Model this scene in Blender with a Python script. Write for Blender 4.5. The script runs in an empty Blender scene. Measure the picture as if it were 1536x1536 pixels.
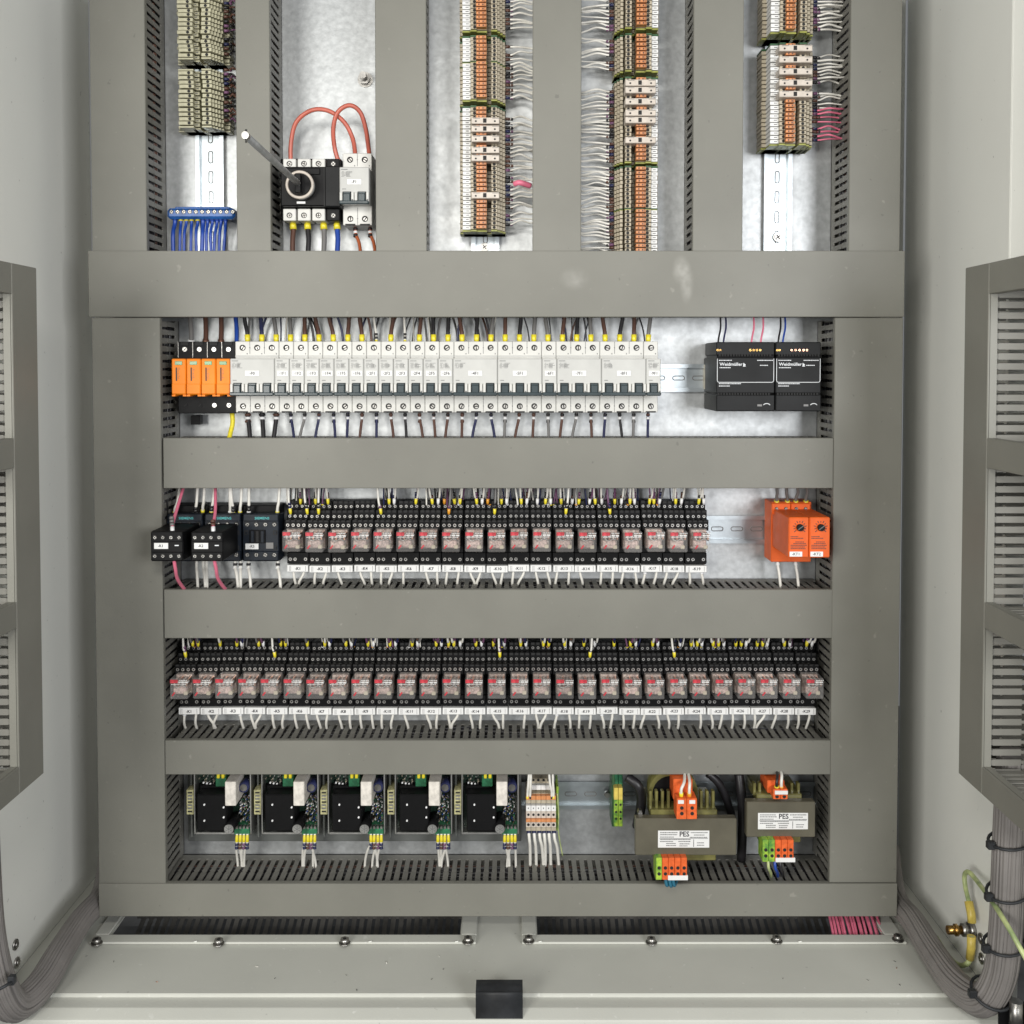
import bpy, math, random
from math import radians, sin, cos, pi, sqrt
random.seed(7)
scene = bpy.context.scene
COL = scene.collection
# ------------------------------------------------------------------ camera, light, exposure
F = 1540.0; TH = radians(1.8); SH = -0.1104
cam = bpy.data.cameras.new("camera"); camo = bpy.data.objects.new("camera", cam); COL.objects.link(camo)
cam.sensor_width = 36; cam.lens = 36*F/1536; cam.shift_y = SH
cam.clip_start = 0.02; cam.clip_end = 50
camo.rotation_euler = (radians(90)-TH, 0, 0)
scene.camera = camo
w = bpy.data.worlds.new("World"); scene.world = w; w.use_nodes = True
w.node_tree.nodes["Background"].inputs[0].default_value = (0.93, 0.97, 1.0, 1)
w.node_tree.nodes["Background"].inputs[1].default_value = 0.17
def area(name, loc, target, sx, sy, power, col):
    l = bpy.data.lights.new(name, 'AREA'); l.shape = 'RECTANGLE'; l.size = sx; l.size_y = sy
    l.energy = power; l.color = col
    o = bpy.data.objects.new(name, l); COL.objects.link(o); o.location = loc
    from mathutils import Vector
    o.rotation_euler = (Vector(target)-Vector(loc)).to_track_quat('-Z', 'Y').to_euler()
    return o
area("work_lamp", (-0.10, 0.08, 0.40), (-0.02, 1.3, -0.02), 0.26, 0.16, 4.0, (1.0, 0.965, 0.90))
area("side_fill", (-1.15, -1.00, 0.12), (0.50, 1.2, -0.12), 0.8, 0.8, 33, (1.0, 0.98, 0.93))  # unseen fill pair, added to brighten the cabinet side walls
area("side_fill", (1.15, -1.00, 0.14), (-0.55, 1.2, -0.10), 0.8, 0.8, 31, (0.98, 0.985, 1.0))
scene.view_settings.view_transform = 'Standard'; scene.view_settings.look = 'None'
scene.view_settings.exposure = 0.26; scene.view_settings.gamma = 1
scene.render.engine = 'CYCLES'
scene.render.resolution_x = 1024; scene.render.resolution_y = 1024

# ------------------------------------------------------------------ pixel -> place
YB = 1.30                      # the mounting plate stands 1.30 m from the lens
XC = -0.0182; HW = 0.54        # cabinet centre and half width
def ray(px, py):
    xc = (px-768)/F; yc = ((768-py)+SH*1536)/F
    return xc, cos(TH)+yc*sin(TH), yc*cos(TH)-sin(TH)
def W(px, py, h=0.0):
    a, b, c = ray(px, py); Y = YB-h; t = Y/b
    return (a*t, Y, c*t)
def PX(px, py, X):
    a, b, c = ray(px, py); t = X/a
    return (X, b*t, c*t)
def PZ(px, py, Z):
    a, b, c = ray(px, py); t = Z/c
    return (a*t, b*t, Z)

# ------------------------------------------------------------------ materials
MATS = {}
def mat(name, col, rough=0.5, metal=0.0, var=0.06, scale=40, bump=0.0, bscale=300, alpha=1.0, coat=0.0, spec=0.5, rvar=0.08, hue=None):
    m = bpy.data.materials.new(name); m.use_nodes = True
    nt = m.node_tree; N = nt.nodes; L = nt.links; p = N["Principled BSDF"]
    tc = N.new("ShaderNodeTexCoord"); nz = N.new("ShaderNodeTexNoise")
    nz.inputs["Scale"].default_value = scale; nz.inputs["Detail"].default_value = 5
    L.new(tc.outputs["Object"], nz.inputs["Vector"])
    mx = N.new("ShaderNodeMix"); mx.data_type = 'RGBA'
    c2 = hue if hue else tuple(c*(1-2.2*var) for c in col)
    c1 = tuple(min(1, c*(1+1.2*var)) for c in col)
    mx.inputs["A"].default_value = (*c2, 1); mx.inputs["B"].default_value = (*c1, 1)
    rp = N.new("ShaderNodeMapRange"); rp.inputs[1].default_value = 0.3; rp.inputs[2].default_value = 0.68
    L.new(nz.outputs["Fac"], rp.inputs[0]); L.new(rp.outputs[0], mx.inputs["Factor"])
    L.new(mx.outputs["Result"], p.inputs["Base Color"])
    rr = N.new("ShaderNodeMapRange"); rr.inputs[3].default_value = max(0.03, rough-rvar); rr.inputs[4].default_value = min(1, rough+rvar)
    n2 = N.new("ShaderNodeTexNoise"); n2.inputs["Scale"].default_value = max(6, scale*0.35); n2.inputs["Detail"].default_value = 6
    L.new(tc.outputs["Object"], n2.inputs["Vector"]); L.new(n2.outputs["Fac"], rr.inputs[0]); L.new(rr.outputs[0], p.inputs["Roughness"])
    p.inputs["Metallic"].default_value = metal; p.inputs["Alpha"].default_value = alpha
    p.inputs["Coat Weight"].default_value = coat; p.inputs["Specular IOR Level"].default_value = spec
    if bump:
        nb = N.new("ShaderNodeTexNoise"); nb.inputs["Scale"].default_value = bscale; nb.inputs["Detail"].default_value = 3
        L.new(tc.outputs["Object"], nb.inputs["Vector"])
        bp = N.new("ShaderNodeBump"); bp.inputs["Strength"].default_value = bump; bp.inputs["Distance"].default_value = 0.001
        L.new(nb.outputs["Fac"], bp.inputs["Height"]); L.new(bp.outputs[0], p.inputs["Normal"])
    MATS[name] = m
    return m
mat('duct', (0.190, 0.187, 0.161), 0.46, var=0.045, scale=9, bump=0.10, bscale=500, spec=0.4)
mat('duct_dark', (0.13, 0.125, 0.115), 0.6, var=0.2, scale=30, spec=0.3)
mat('duct_wall', (0.175, 0.170, 0.150), 0.5, var=0.05, scale=30, spec=0.4)
mat('cabinet', (0.78, 0.785, 0.735), 0.42, var=0.02, scale=4, bump=0.12, bscale=700, spec=0.45)
mat('zinc', (0.47, 0.485, 0.49), 0.48, metal=0.85, var=0.07, scale=130, bump=0.14, bscale=160, rvar=0.10)
mat('rail_zinc', (0.48, 0.525, 0.55), 0.38, metal=1, var=0.06, scale=60, bump=0.08, bscale=120)
mat('screw', (0.42, 0.41, 0.39), 0.42, metal=1, var=0.15, scale=300)
mat('steel', (0.42, 0.41, 0.39), 0.36, metal=1, var=0.15, scale=150)
mat('hole', (0.008, 0.008, 0.008), 0.7, var=0.0)
mat('black', (0.0045, 0.0045, 0.005), 0.5, spec=0.18, var=0.1, scale=80, bump=0.06)
mat('socket', (0.003, 0.003, 0.0033), 0.5, spec=0.16, var=0.1, scale=80)
mat('blue_black', (0.010, 0.014, 0.021), 0.42, spec=0.25, var=0.12, scale=90, bump=0.05)
mat('psu', (0.0085, 0.009, 0.0095), 0.55, spec=0.25, var=0.06, scale=60, bump=0.1)
mat('breaker', (0.62, 0.615, 0.58), 0.42, var=0.03, scale=50, bump=0.04)
mat('breaker_face', (0.52, 0.52, 0.495), 0.45, var=0.03, scale=60)
mat('toggle', (0.045, 0.062, 0.068), 0.3, var=0.1, scale=60)
mat('tag', (0.76, 0.76, 0.745), 0.4, var=0.015, scale=90)
mat('ink', (0.03, 0.03, 0.035), 0.6, var=0.0)
mat('ink_soft', (0.16, 0.16, 0.16), 0.6, var=0.3, scale=900)
mat('white_ink', (0.72, 0.74, 0.76), 0.5, var=0.0)
mat('teal_ink', (0.07, 0.42, 0.42), 0.5, var=0.0)
mat('orange_spd', (0.84, 0.23, 0.010), 0.45, spec=0.25, var=0.03, scale=60)
mat('orange_relay', (0.70, 0.115, 0.018), 0.48, var=0.05, scale=60, spec=0.25)
mat('orange_term', (0.64, 0.26, 0.10), 0.42, var=0.08, scale=250)
mat('red_orange', (0.70, 0.125, 0.03), 0.45, spec=0.3, var=0.1, scale=200)
mat('beige', (0.44, 0.385, 0.285), 0.45, var=0.07, scale=200)
mat('beige_cap', (0.55, 0.49, 0.425), 0.42, var=0.05, scale=200)
mat('cream', (0.44, 0.42, 0.29), 0.42, var=0.08, scale=200)
mat('green_dark', (0.035, 0.10, 0.04), 0.45, var=0.15, scale=120)
mat('olive', (0.28, 0.29, 0.06), 0.42, var=0.15, scale=120)
mat('greenyellow', (0.30, 0.42, 0.04), 0.42, var=0.3, scale=160, hue=(0.06, 0.22, 0.04))
mat('blue', (0.02, 0.10, 0.34), 0.35, var=0.15, scale=100)
mat('green_window', (0.03, 0.20, 0.03), 0.25, var=0.1)
mat('w_white', (0.76, 0.74, 0.68), 0.4, var=0.05, scale=120)
mat('w_pink', (0.70, 0.17, 0.26), 0.4, var=0.06, scale=90)
mat('w_salmon', (0.50, 0.125, 0.085), 0.38, var=0.06, scale=60)
mat('w_black', (0.016, 0.015, 0.017), 0.4, var=0.1)
mat('w_brown', (0.10, 0.045, 0.03), 0.42, var=0.12)
mat('w_grey', (0.17, 0.165, 0.16), 0.42, var=0.1)
mat('w_blue', (0.015, 0.06, 0.33), 0.36, var=0.1)
mat('w_darkblue', (0.018, 0.022, 0.075), 0.36, var=0.1)
mat('w_teal', (0.02, 0.13, 0.20), 0.36, var=0.1)
mat('w_purple', (0.16, 0.07, 0.14), 0.4, var=0.15)
mat('w_earth', (0.40, 0.44, 0.20), 0.38, var=0.3, scale=60, hue=(0.20, 0.27, 0.12))
mat('w_orange', (0.42, 0.10, 0.03), 0.42, var=0.1)
mat('fer_yellow', (0.78, 0.66, 0.035), 0.32, var=0.08, scale=300)
mat('fer_orange', (0.74, 0.33, 0.03), 0.32, var=0.08, scale=300)
mat('fer_white', (0.76, 0.76, 0.76), 0.35, var=0.05)
mat('lug_yellow', (0.62, 0.48, 0.10), 0.4, var=0.1, scale=120)
mat('brass', (0.50, 0.30, 0.09), 0.28, metal=1, var=0.25, scale=150)
mat('cabinet_shaded', (0.55, 0.555, 0.505), 0.45, var=0.03, scale=6, bump=0.12, bscale=700, spec=0.4)  # cabinet paint darkened to carry the dimmer light on floor and sill
mat('cable_grey', (0.215, 0.200, 0.190), 0.55, var=0.08, scale=25, bump=0.08, bscale=200)
mat('rubber', (0.02, 0.022, 0.025), 0.55, var=0.3, scale=30, bump=0.15, bscale=200)
mat('varnish_core', (0.105, 0.096, 0.068), 0.4, var=0.07, scale=40, bump=0.1, bscale=200, coat=0.2)
mat('varnish_bobbin', (0.15, 0.14, 0.045), 0.3, var=0.2, scale=60, coat=0.4)
mat('pcb', (0.010, 0.028, 0.017), 0.35, var=0.3, scale=300)
mat('pcb_green', (0.03, 0.17, 0.08), 0.35, var=0.2, scale=200)
mat('ceramic', (0.66, 0.62, 0.56), 0.6, var=0.1, scale=200)
mat('connector_yellow', (0.40, 0.38, 0.20), 0.45, var=0.2, scale=300)
mat('alu', (0.62, 0.62, 0.60), 0.38, metal=1, var=0.12, scale=60)
mat('tray', (0.20, 0.21, 0.20), 0.4, metal=0.6, var=0.08, scale=30)
mat('relay_frame', (0.50, 0.43, 0.38), 0.3, metal=0.35, var=0.25, scale=330, hue=(0.28, 0.20, 0.18))
mat('relay_coil', (0.45, 0.33, 0.29), 0.45, var=0.25, scale=450)
mat('relay_red', (0.50, 0.04, 0.055), 0.4, var=0.2, scale=300)
mat('copper', (0.65, 0.36, 0.25), 0.3, metal=1, var=0.15, scale=300)
mat('clear', (0.80, 0.78, 0.76), 0.16, var=0.05, scale=200, alpha=0.13, bump=0.35, bscale=260)
mat('floor_dark', (0.08, 0.08, 0.08), 0.8, var=0.2, scale=20)

def add_wear_and_patches(name, base, patches):
    lt = (0.34, 0.33, 0.29) if base == 'duct' else (0.8, 0.8, 0.77); dk = (0.10, 0.10, 0.085) if base == 'duct' else (0.30, 0.30, 0.27)
    m = MATS[base].copy(); m.name = name; MATS[name] = m; nt = m.node_tree; N = nt.nodes; L = nt.links
    p = next(n for n in N if n.type == 'BSDF_PRINCIPLED'); src = p.inputs['Base Color'].links[0].from_socket
    geo = N.new('ShaderNodeNewGeometry')
    def mixin(src, fac, col):
        mx = N.new('ShaderNodeMix'); mx.data_type = 'RGBA'; L.new(fac, mx.inputs['Factor']); L.new(src, mx.inputs['A']); mx.inputs['B'].default_value = (*col, 1)
        return mx.outputs['Result']
    def noise_mask(scale, lo, hi, top):
        nz = N.new('ShaderNodeTexNoise'); nz.inputs['Scale'].default_value = scale; nz.inputs['Detail'].default_value = 2; L.new(geo.outputs['Position'], nz.inputs['Vector'])
        r = N.new('ShaderNodeMapRange'); r.inputs[1].default_value = lo; r.inputs[2].default_value = hi; r.inputs[4].default_value = top; L.new(nz.outputs['Fac'], r.inputs[0]); return r.outputs[0]
    src = mixin(src, noise_mask(95, 0.70, 0.78, 0.35), lt)
    src = mixin(src, noise_mask(130, 0.735, 0.78, 0.5), dk)
    for (x, z, sx, sz, top) in patches:
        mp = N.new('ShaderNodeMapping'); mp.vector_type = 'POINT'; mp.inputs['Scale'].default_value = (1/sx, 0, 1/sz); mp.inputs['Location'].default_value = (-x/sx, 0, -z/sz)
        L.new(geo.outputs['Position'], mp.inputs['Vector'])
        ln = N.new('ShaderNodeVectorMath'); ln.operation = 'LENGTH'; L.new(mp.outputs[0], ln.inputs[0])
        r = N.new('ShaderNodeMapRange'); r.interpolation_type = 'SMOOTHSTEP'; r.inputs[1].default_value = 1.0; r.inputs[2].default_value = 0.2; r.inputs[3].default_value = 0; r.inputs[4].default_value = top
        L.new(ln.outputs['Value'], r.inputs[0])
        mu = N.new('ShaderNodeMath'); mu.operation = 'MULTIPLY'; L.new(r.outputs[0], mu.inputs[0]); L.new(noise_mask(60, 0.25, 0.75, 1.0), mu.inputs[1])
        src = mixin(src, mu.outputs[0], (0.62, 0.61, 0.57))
    L.new(src, p.inputs['Base Color'])
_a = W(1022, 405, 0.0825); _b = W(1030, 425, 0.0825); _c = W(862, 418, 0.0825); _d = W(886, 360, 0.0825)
add_wear_and_patches('cabinet_worn', 'cabinet', []); add_wear_and_patches('cabinet_shaded_worn', 'cabinet_shaded', [])
add_wear_and_patches('duct_worn_patchy', 'duct', [(_a[0], _a[2], 0.013, 0.020, 0.42), (_b[0], _b[2], 0.010, 0.028, 0.32), (_c[0], _c[2], 0.022, 0.016, 0.22), (_d[0], _d[2], 0.012, 0.014, 0.2)])  # random specks plus soft-edged pale patches at fixed spots
for _n in ('relay_frame', 'relay_coil', 'clear', 'duct_worn_patchy', 'breaker', 'breaker_face', 'orange_term', 'beige', 'cream', 'tag'):
    m = MATS[_n]; nt = m.node_tree; N = nt.nodes; L = nt.links; p = next(n for n in N if n.type == 'BSDF_PRINCIPLED'); src = p.inputs['Base Color'].links[0].from_socket
    oi = N.new('ShaderNodeObjectInfo'); r = N.new('ShaderNodeMapRange'); lo = {'duct_worn_patchy': 0.94, 'breaker': 0.95, 'breaker_face': 0.93, 'orange_term': 0.91, 'beige': 0.905, 'cream': 0.905, 'tag': 0.93}.get(_n, 0.62)
    r.inputs[3].default_value = lo; r.inputs[4].default_value = 1.0 if lo > .9 else 1.15; L.new(oi.outputs['Random'], r.inputs[0])
    hs = N.new('ShaderNodeHueSaturation'); L.new(src, hs.inputs['Color']); L.new(r.outputs[0], hs.inputs['Value']); L.new(hs.outputs[0], p.inputs['Base Color'])
    if lo < .9:
        ad = N.new('ShaderNodeVectorMath'); ad.operation = 'ADD'; sc = N.new('ShaderNodeVectorMath'); sc.operation = 'SCALE'; cb = N.new('ShaderNodeCombineXYZ')
        for k in range(3): L.new(oi.outputs['Random'], cb.inputs[k])
        L.new(cb.outputs[0], sc.inputs[0]); sc.inputs['Scale'].default_value = 9.0
        tc = next(n for n in N if n.type == 'TEX_COORD'); L.new(tc.outputs['Object'], ad.inputs[0]); L.new(sc.outputs[0], ad.inputs[1])
        for n in N:
            if n.type == 'TEX_NOISE': L.new(ad.outputs[0], n.inputs['Vector'])
# ------------------------------------------------------------------ mesh builder
def _template():
    V = {}; pts = []
    for sx in (-1, 1):
        for sy in (-1, 1):
            for sz in (-1, 1):
                for a in range(3):
                    V[(sx, sy, sz, a)] = len(pts); pts.append(((sx, sy, sz), a))
    faces = []
    def co(i, c=0.2):
        s, a = pts[i]; return [s[k]*(1 if k == a else 1-c) for k in range(3)]
    def add(ids):
        A, B, C = co(ids[0]), co(ids[1]), co(ids[2])
        u = [B[k]-A[k] for k in range(3)]; v = [C[k]-A[k] for k in range(3)]
        n = (u[1]*v[2]-u[2]*v[1], u[2]*v[0]-u[0]*v[2], u[0]*v[1]-u[1]*v[0])
        ctr = [sum(co(i)[k] for i in ids)/len(ids) for k in range(3)]
        faces.append(tuple(ids) if sum(n[k]*ctr[k] for k in range(3)) > 0 else tuple(reversed(ids)))
    for a in range(3):
        b, c = [k for k in range(3) if k != a]
        for s in (-1, 1):
            ids = []
            for (p, q) in ((-1, -1), (1, -1), (1, 1), (-1, 1)):
                t = [0, 0, 0]; t[a] = s; t[b] = p; t[c] = q
                ids.append(V[(*t, a)])
            add(ids)
        for p in (-1, 1):
            for q in (-1, 1):
                t0 = [0, 0, 0]; t1 = [0, 0, 0]; t0[a] = -1; t1[a] = 1
                for t in (t0, t1): t[b] = p; t[c] = q
                add([V[(*t0, b)], V[(*t1, b)], V[(*t1, c)], V[(*t0, c)]])
    for sx in (-1, 1):
        for sy in (-1, 1):
            for sz in (-1, 1):
                add([V[(sx, sy, sz, k)] for k in range(3)])
    return pts, faces
TP, TF = _template()
def norm(v):
    l = sqrt(sum(c*c for c in v)) or 1; return [c/l for c in v]
def cross(a, b): return [a[1]*b[2]-a[2]*b[1], a[2]*b[0]-a[0]*b[2], a[0]*b[1]-a[1]*b[0]]
class MB:
    def __init__(s): s.v = []; s.f = []; s.m = []; s.s = []; s.mats = []
    def mi(s, name):
        if name not in s.mats: s.mats.append(name)
        return s.mats.index(name)
    def face(s, ids, m, sm=False): s.f.append(ids); s.m.append(m); s.s.append(sm)
    def box(s, x0, x1, y0, y1, z0, z1, m, c=0.0):
        if x0 > x1: x0, x1 = x1, x0
        if y0 > y1: y0, y1 = y1, y0
        if z0 > z1: z0, z1 = z1, z0
        mi = s.mi(m); b = len(s.v)
        if c <= 0:
            s.v += [(x0,y0,z0),(x1,y0,z0),(x1,y1,z0),(x0,y1,z0),(x0,y0,z1),(x1,y0,z1),(x1,y1,z1),(x0,y1,z1)]
            for q in ((0,3,2,1),(4,5,6,7),(0,1,5,4),(1,2,6,5),(2,3,7,6),(3,0,4,7)): s.face([b+i for i in q], mi)
        else:
            C = ((x0+x1)/2, (y0+y1)/2, (z0+z1)/2); H = ((x1-x0)/2, (y1-y0)/2, (z1-z0)/2)
            c = min(c, min(H)*0.9)
            for sg, a in TP: s.v.append(tuple(C[k]+sg[k]*(H[k]-(0 if k == a else c)) for k in range(3)))
            for q in TF: s.face([b+i for i in q], mi)
        return s
    # rectangle seen at (px0,py0)-(px1,py1) on a plane h in front of the plate, reaching back to hb
    def pb(s, px0, py0, px1, py1, h, hb, m, c=0.0004):
        a = W(px0, (py0+py1)/2, h); b = W(px1, (py0+py1)/2, h)
        t = W((px0+px1)/2, py0, h); u = W((px0+px1)/2, py1, h)
        return s.box(a[0], b[0], YB-h, YB-hb, u[2], t[2], m, c)
    def hexa(s, o, u, v, n, a0, a1, b0, b1, c0, c1, m):
        mi = s.mi(m); i0 = len(s.v)
        for c in (c0, c1):
            for (a, b) in ((a0, b0), (a1, b0), (a1, b1), (a0, b1)):
                s.v.append(tuple(o[k]+u[k]*a+v[k]*b+n[k]*c for k in range(3)))
        for q in ((0,3,2,1),(4,5,6,7),(0,1,5,4),(1,2,6,5),(2,3,7,6),(3,0,4,7)): s.face([i0+i for i in q], mi)
    def tube(s, pts, r, m, n=7, caps=True, squash=1.0):
        mi = s.mi(m); b = len(s.v); up = [0, 0, 1]; prev = None
        for i, p in enumerate(pts):
            q0 = pts[max(0, i-1)]; q1 = pts[min(len(pts)-1, i+1)]
            d = norm([q1[k]-q0[k] for k in range(3)])
            if prev is None:
                ref = [0, 0, 1] if abs(d[2]) < 0.9 else [1, 0, 0]
                a = norm(cross(d, ref))
            else:
                dt = sum(prev[k]*d[k] for k in range(3)); a = norm([prev[k]-d[k]*dt for k in range(3)])
            prev = a; c = cross(d, a)
            ri = r[i] if isinstance(r, (list, tuple)) else r
            for j in range(n):
                t = 2*pi*j/n
                s.v.append(tuple(p[k]+ri*(cos(t)*a[k]*squash+sin(t)*c[k]) for k in range(3)))
        for i in range(len(pts)-1):
            for j in range(n):
                s.face([b+i*n+j, b+i*n+(j+1) % n, b+(i+1)*n+(j+1) % n, b+(i+1)*n+j], mi, True)
        if caps:
            s.face([b+j for j in range(n)][::-1], mi); s.face([b+(len(pts)-1)*n+j for j in range(n)], mi)
        return s
    def cyl(s, c, r, y0, y1, m, n=14, ax=1):   # cylinder along y (or ax) centred on c
        d = [0, 0, 0]; d[ax] = 1
        p0 = list(c); p1 = list(c); p0[ax] = y0; p1[ax] = y1
        return s.tube([p0, p1], r, m, n)
    def build(s, name, parent=None, kind=None, label=None, cat=None, group=None, loc=None):
        org = parent['_o'] if parent is not None else (loc or (0, 0, 0))
        org = [org[0], org[1], org[2]]
        me = bpy.data.meshes.new(name)
        me.from_pydata([(p[0]-org[0], p[1]-org[1], p[2]-org[2]) for p in s.v], [], s.f)
        for n_ in s.mats: me.materials.append(MATS[n_])
        me.polygons.foreach_set('material_index', s.m); me.polygons.foreach_set('use_smooth', s.s)
        me.update()
        o = bpy.data.objects.new(name, me); COL.objects.link(o)
        if parent is not None: o.parent = parent
        else: o.location = org
        o['_o'] = org
        if kind: o['kind'] = kind
        if label: o['label'] = label
        if cat: o['category'] = cat
        if group: o['group'] = group
        return o
def thing(name, label, cat, loc, group=None):
    o = bpy.data.objects.new(name, None); COL.objects.link(o); o.location = loc; o['_o'] = list(loc)
    o.empty_display_size = 0.01
    o['label'] = label; o['category'] = cat
    if group: o['group'] = group
    return o
def dup(root, loc, label=None):
    def rec(o, par):
        c = o.copy(); COL.objects.link(c)
        if par: c.parent = par
        for ch in o.children: rec(ch, c)
        return c
    r = rec(root, None); r.location = loc
    if label: r['label'] = label
    return r
ONES = ['zeroth','first','second','third','fourth','fifth','sixth','seventh','eighth','ninth','tenth','eleventh','twelfth','thirteenth','fourteenth','fifteenth','sixteenth','seventeenth','eighteenth','nineteenth']
TENS = {2:'twent',3:'thirt',4:'fort',5:'fift',6:'sixt',7:'sevent',8:'eight',9:'ninet'}
def nth(n):
    if n < 20: return ONES[n]
    t, u = divmod(n, 10)
    return TENS[t]+'ieth' if u == 0 else TENS[t]+'y-'+ONES[u]
def smooth(P, k=6):
    out = []
    for i in range(len(P)-1):
        p0 = P[max(0, i-1)]; p1 = P[i]; p2 = P[i+1]; p3 = P[min(len(P)-1, i+2)]
        for j in range(k):
            t = j/k
            out.append(tuple(0.5*((2*p1[a])+(-p0[a]+p2[a])*t+(2*p0[a]-5*p1[a]+4*p2[a]-p3[a])*t*t+(-p0[a]+3*p1[a]-3*p2[a]+p3[a])*t**3) for a in range(3)))
    out.append(tuple(P[-1])); return out
TXT = {}
def text(parent, string, px, py, h, size, m, name='lettering', align='CENTER', sx=1.0, rot=0):
    key = (string, size, align, m, sx, rot)
    if key not in TXT:
        cu = bpy.data.curves.new('t', 'FONT'); cu.body = string; cu.size = size; cu.align_x = align; cu.align_y = 'CENTER'
        cu.resolution_u = 2; cu.offset = size*0.012 if len(string) != 3 else size*0.022
        o = bpy.data.objects.new('t', cu)
        me = bpy.data.meshes.new_from_object(o)
        for v in me.vertices:
            x, y = v.co[0]*sx, v.co[1]
            if rot: x, y = -y, x
            v.co = (x, 0, y)
        me.materials.clear(); me.materials.append(MATS[m]); me.name = name
        bpy.data.objects.remove(o); TXT[key] = me
    o = bpy.data.objects.new(name, TXT[key]); COL.objects.link(o)
    p = W(px, py, h); g = parent['_o']
    o.parent = parent; o.location = (p[0]-g[0], p[1]-g[1], p[2]-g[2]); o['_o'] = list(p)
    return o
def screw(parent, px, py, h, r, ang=0.6, deep=True, m='screw', name='terminal_screw'):
    p = W(px, py, h); b = MB()
    if deep:
        b.cyl(p, r, p[1]+0.002, p[1]-0.0003, 'hole', 12)
        q = (p[0]+r*0.1, p[1], p[2]-r*0.08)
        b.cyl(q, r*0.70, p[1]+0.002, p[1]-0.0006, m, 12)
    else:
        b.cyl(p, r, p[1]+0.002, p[1]-0.0009, m, 14); q = p
    for a in ((ang,) if not deep else (ang, ang+pi/2)):
        c, s_ = cos(a), sin(a); rr = r*(0.62 if deep else 0.8)
        b.hexa((q[0], p[1]-(0.0008 if deep else 0.0011), q[2]), (c, 0, s_), (-s_, 0, c), (0, 1, 0), -rr, rr, -r*0.13, r*0.13, 0, 0.0005, 'hole')
    return b.build(name, parent)

# ------------------------------------------------------------------ wiring ducts
def comb(b, o, u, v, n, L, H, m='duct_wall', pitch=0.0100, slot=0.0042, base=0.014, t=0.0013, seed=0):
    rnd = random.Random(seed)
    b.hexa(o, u, v, n, 0, L, 0, base, 0, t, m)
    k = int(L/pitch); off = (L-k*pitch)/2
    for i in range(k):
        a = off+i*pitch+slot/2; e = a+pitch-slot; j = rnd.uniform(-0.0004, 0.0004); q = rnd.uniform(-0.0005, 0.0005)
        mid = base+(H-base)*0.48
        b.hexa(o, u, v, n, a, e, base, mid-0.0015, 0, t, m)
        b.hexa(o, u, v, n, a+0.0012, e-0.0012, mid-0.0015, mid+0.0015, 0.0002, t, m)
        b.hexa(o, u, v, n, a+j-0.0004, e+j+0.0004, mid+0.0015, H-0.008, q*0.5, t+q*0.5, m)
        b.hexa(o, u, v, n, a+j, e+j, H-0.008, H, q, t+q+0.0006, m)
def duct_box(name, label, X0, X1, Z0, Z1, yf, yb, vertical, group, seed=0):
    t = thing(name, label, 'wiring duct', ((X0+X1)/2, yb, (Z0+Z1)/2), group)
    H = yb-yf
    b = MB(); lip = 0.008
    b.box(X0, X1, yf, yf+0.0022, Z0, Z1, 'duct_worn_patchy', 0.0007)
    if vertical:
        b.box(X0, X0+0.0018, yf+0.0022, yf+lip, Z0, Z1, 'duct_worn_patchy', 0); b.box(X1-0.0018, X1, yf+0.0022, yf+lip, Z0, Z1, 'duct_worn_patchy', 0)
    else:
        b.box(X0, X1, yf+0.0022, yf+lip, Z0, Z0+0.0018, 'duct_worn_patchy', 0); b.box(X0, X1, yf+0.0022, yf+lip, Z1-0.0018, Z1, 'duct_worn_patchy', 0)
    b.build('cover', t)
    b = MB(); g = 0.0030
    if vertical: b.box(X0+g, X1-g, yb-0.002, yb, Z0+0.001, Z1-0.001, 'duct_wall')
    else: b.box(X0+0.001, X1-0.001, yb-0.002, yb, Z0+g, Z1-g, 'duct_wall')
    b.build('base', t)
    b = MB(); rl = random.Random(seed+77); L = (Z1-Z0) if vertical else (X1-X0); Wd = (X1-X0) if vertical else (Z1-Z0)
    for k in range(int(Wd*260)+4):
        a = rl.uniform(0.010, Wd-0.010); hh = rl.uniform(0.012, H-0.018); r = rl.uniform(0.003, 0.0055)
        if k % 2: a = rl.choice([0.0095, Wd-0.0095])+rl.uniform(-0.001, 0.001)
        m_ = rl.choice(['w_black', 'w_black', 'w_black', 'w_black', 'w_black', 'w_black', 'w_brown'])
        q = []
        for i in range(int(L/0.06)+2):
            u = min(L-0.004, 0.004+i*0.06); v = a+rl.uniform(-0.0015, 0.0015); y = yb-hh+rl.uniform(-0.003, 0.003)
            q.append((X0+v, y, Z0+u) if vertical else (X0+u, y, Z0+v))
        b.tube(q, r, m_, 6)
    b.build('wire_loom', t, kind='stuff')
    for s in (0, 1):
        b = MB()
        if vertical: comb(b, ((X0+g) if s == 0 else (X1-g), yb, Z0+0.001), (0, 0, 1), (0, -1, 0), ((1 if s == 0 else -1), 0, 0), Z1-Z0-0.002, H-0.003, seed=seed+s)
        else: comb(b, (X0+0.001, yb, (Z0+g) if s == 0 else (Z1-g)), (1, 0, 0), (0, -1, 0), (0, 0, (1 if s == 0 else -1)), X1-X0-0.002, H-0.003, seed=seed+s)
        b.build('slotted_wall', t)
    return t
def duct(x0, y0, x1, y1, label, vertical, h=0.080, seed=0):
    a = W(x0, (y0+y1)/2, h); b = W(x1, (y0+y1)/2, h); c = W((x0+x1)/2, y0, h); d = W((x0+x1)/2, y1, h)
    return duct_box('wiring_duct', label, a[0], b[0], d[2], c[2], YB-h, YB-0.0005, vertical, 'grey slotted wiring ducts on the plate', seed)
duct(135.5, -60, 218, 377, 'upright grey duct along the top left edge of the plate', True, seed=1)
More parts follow.
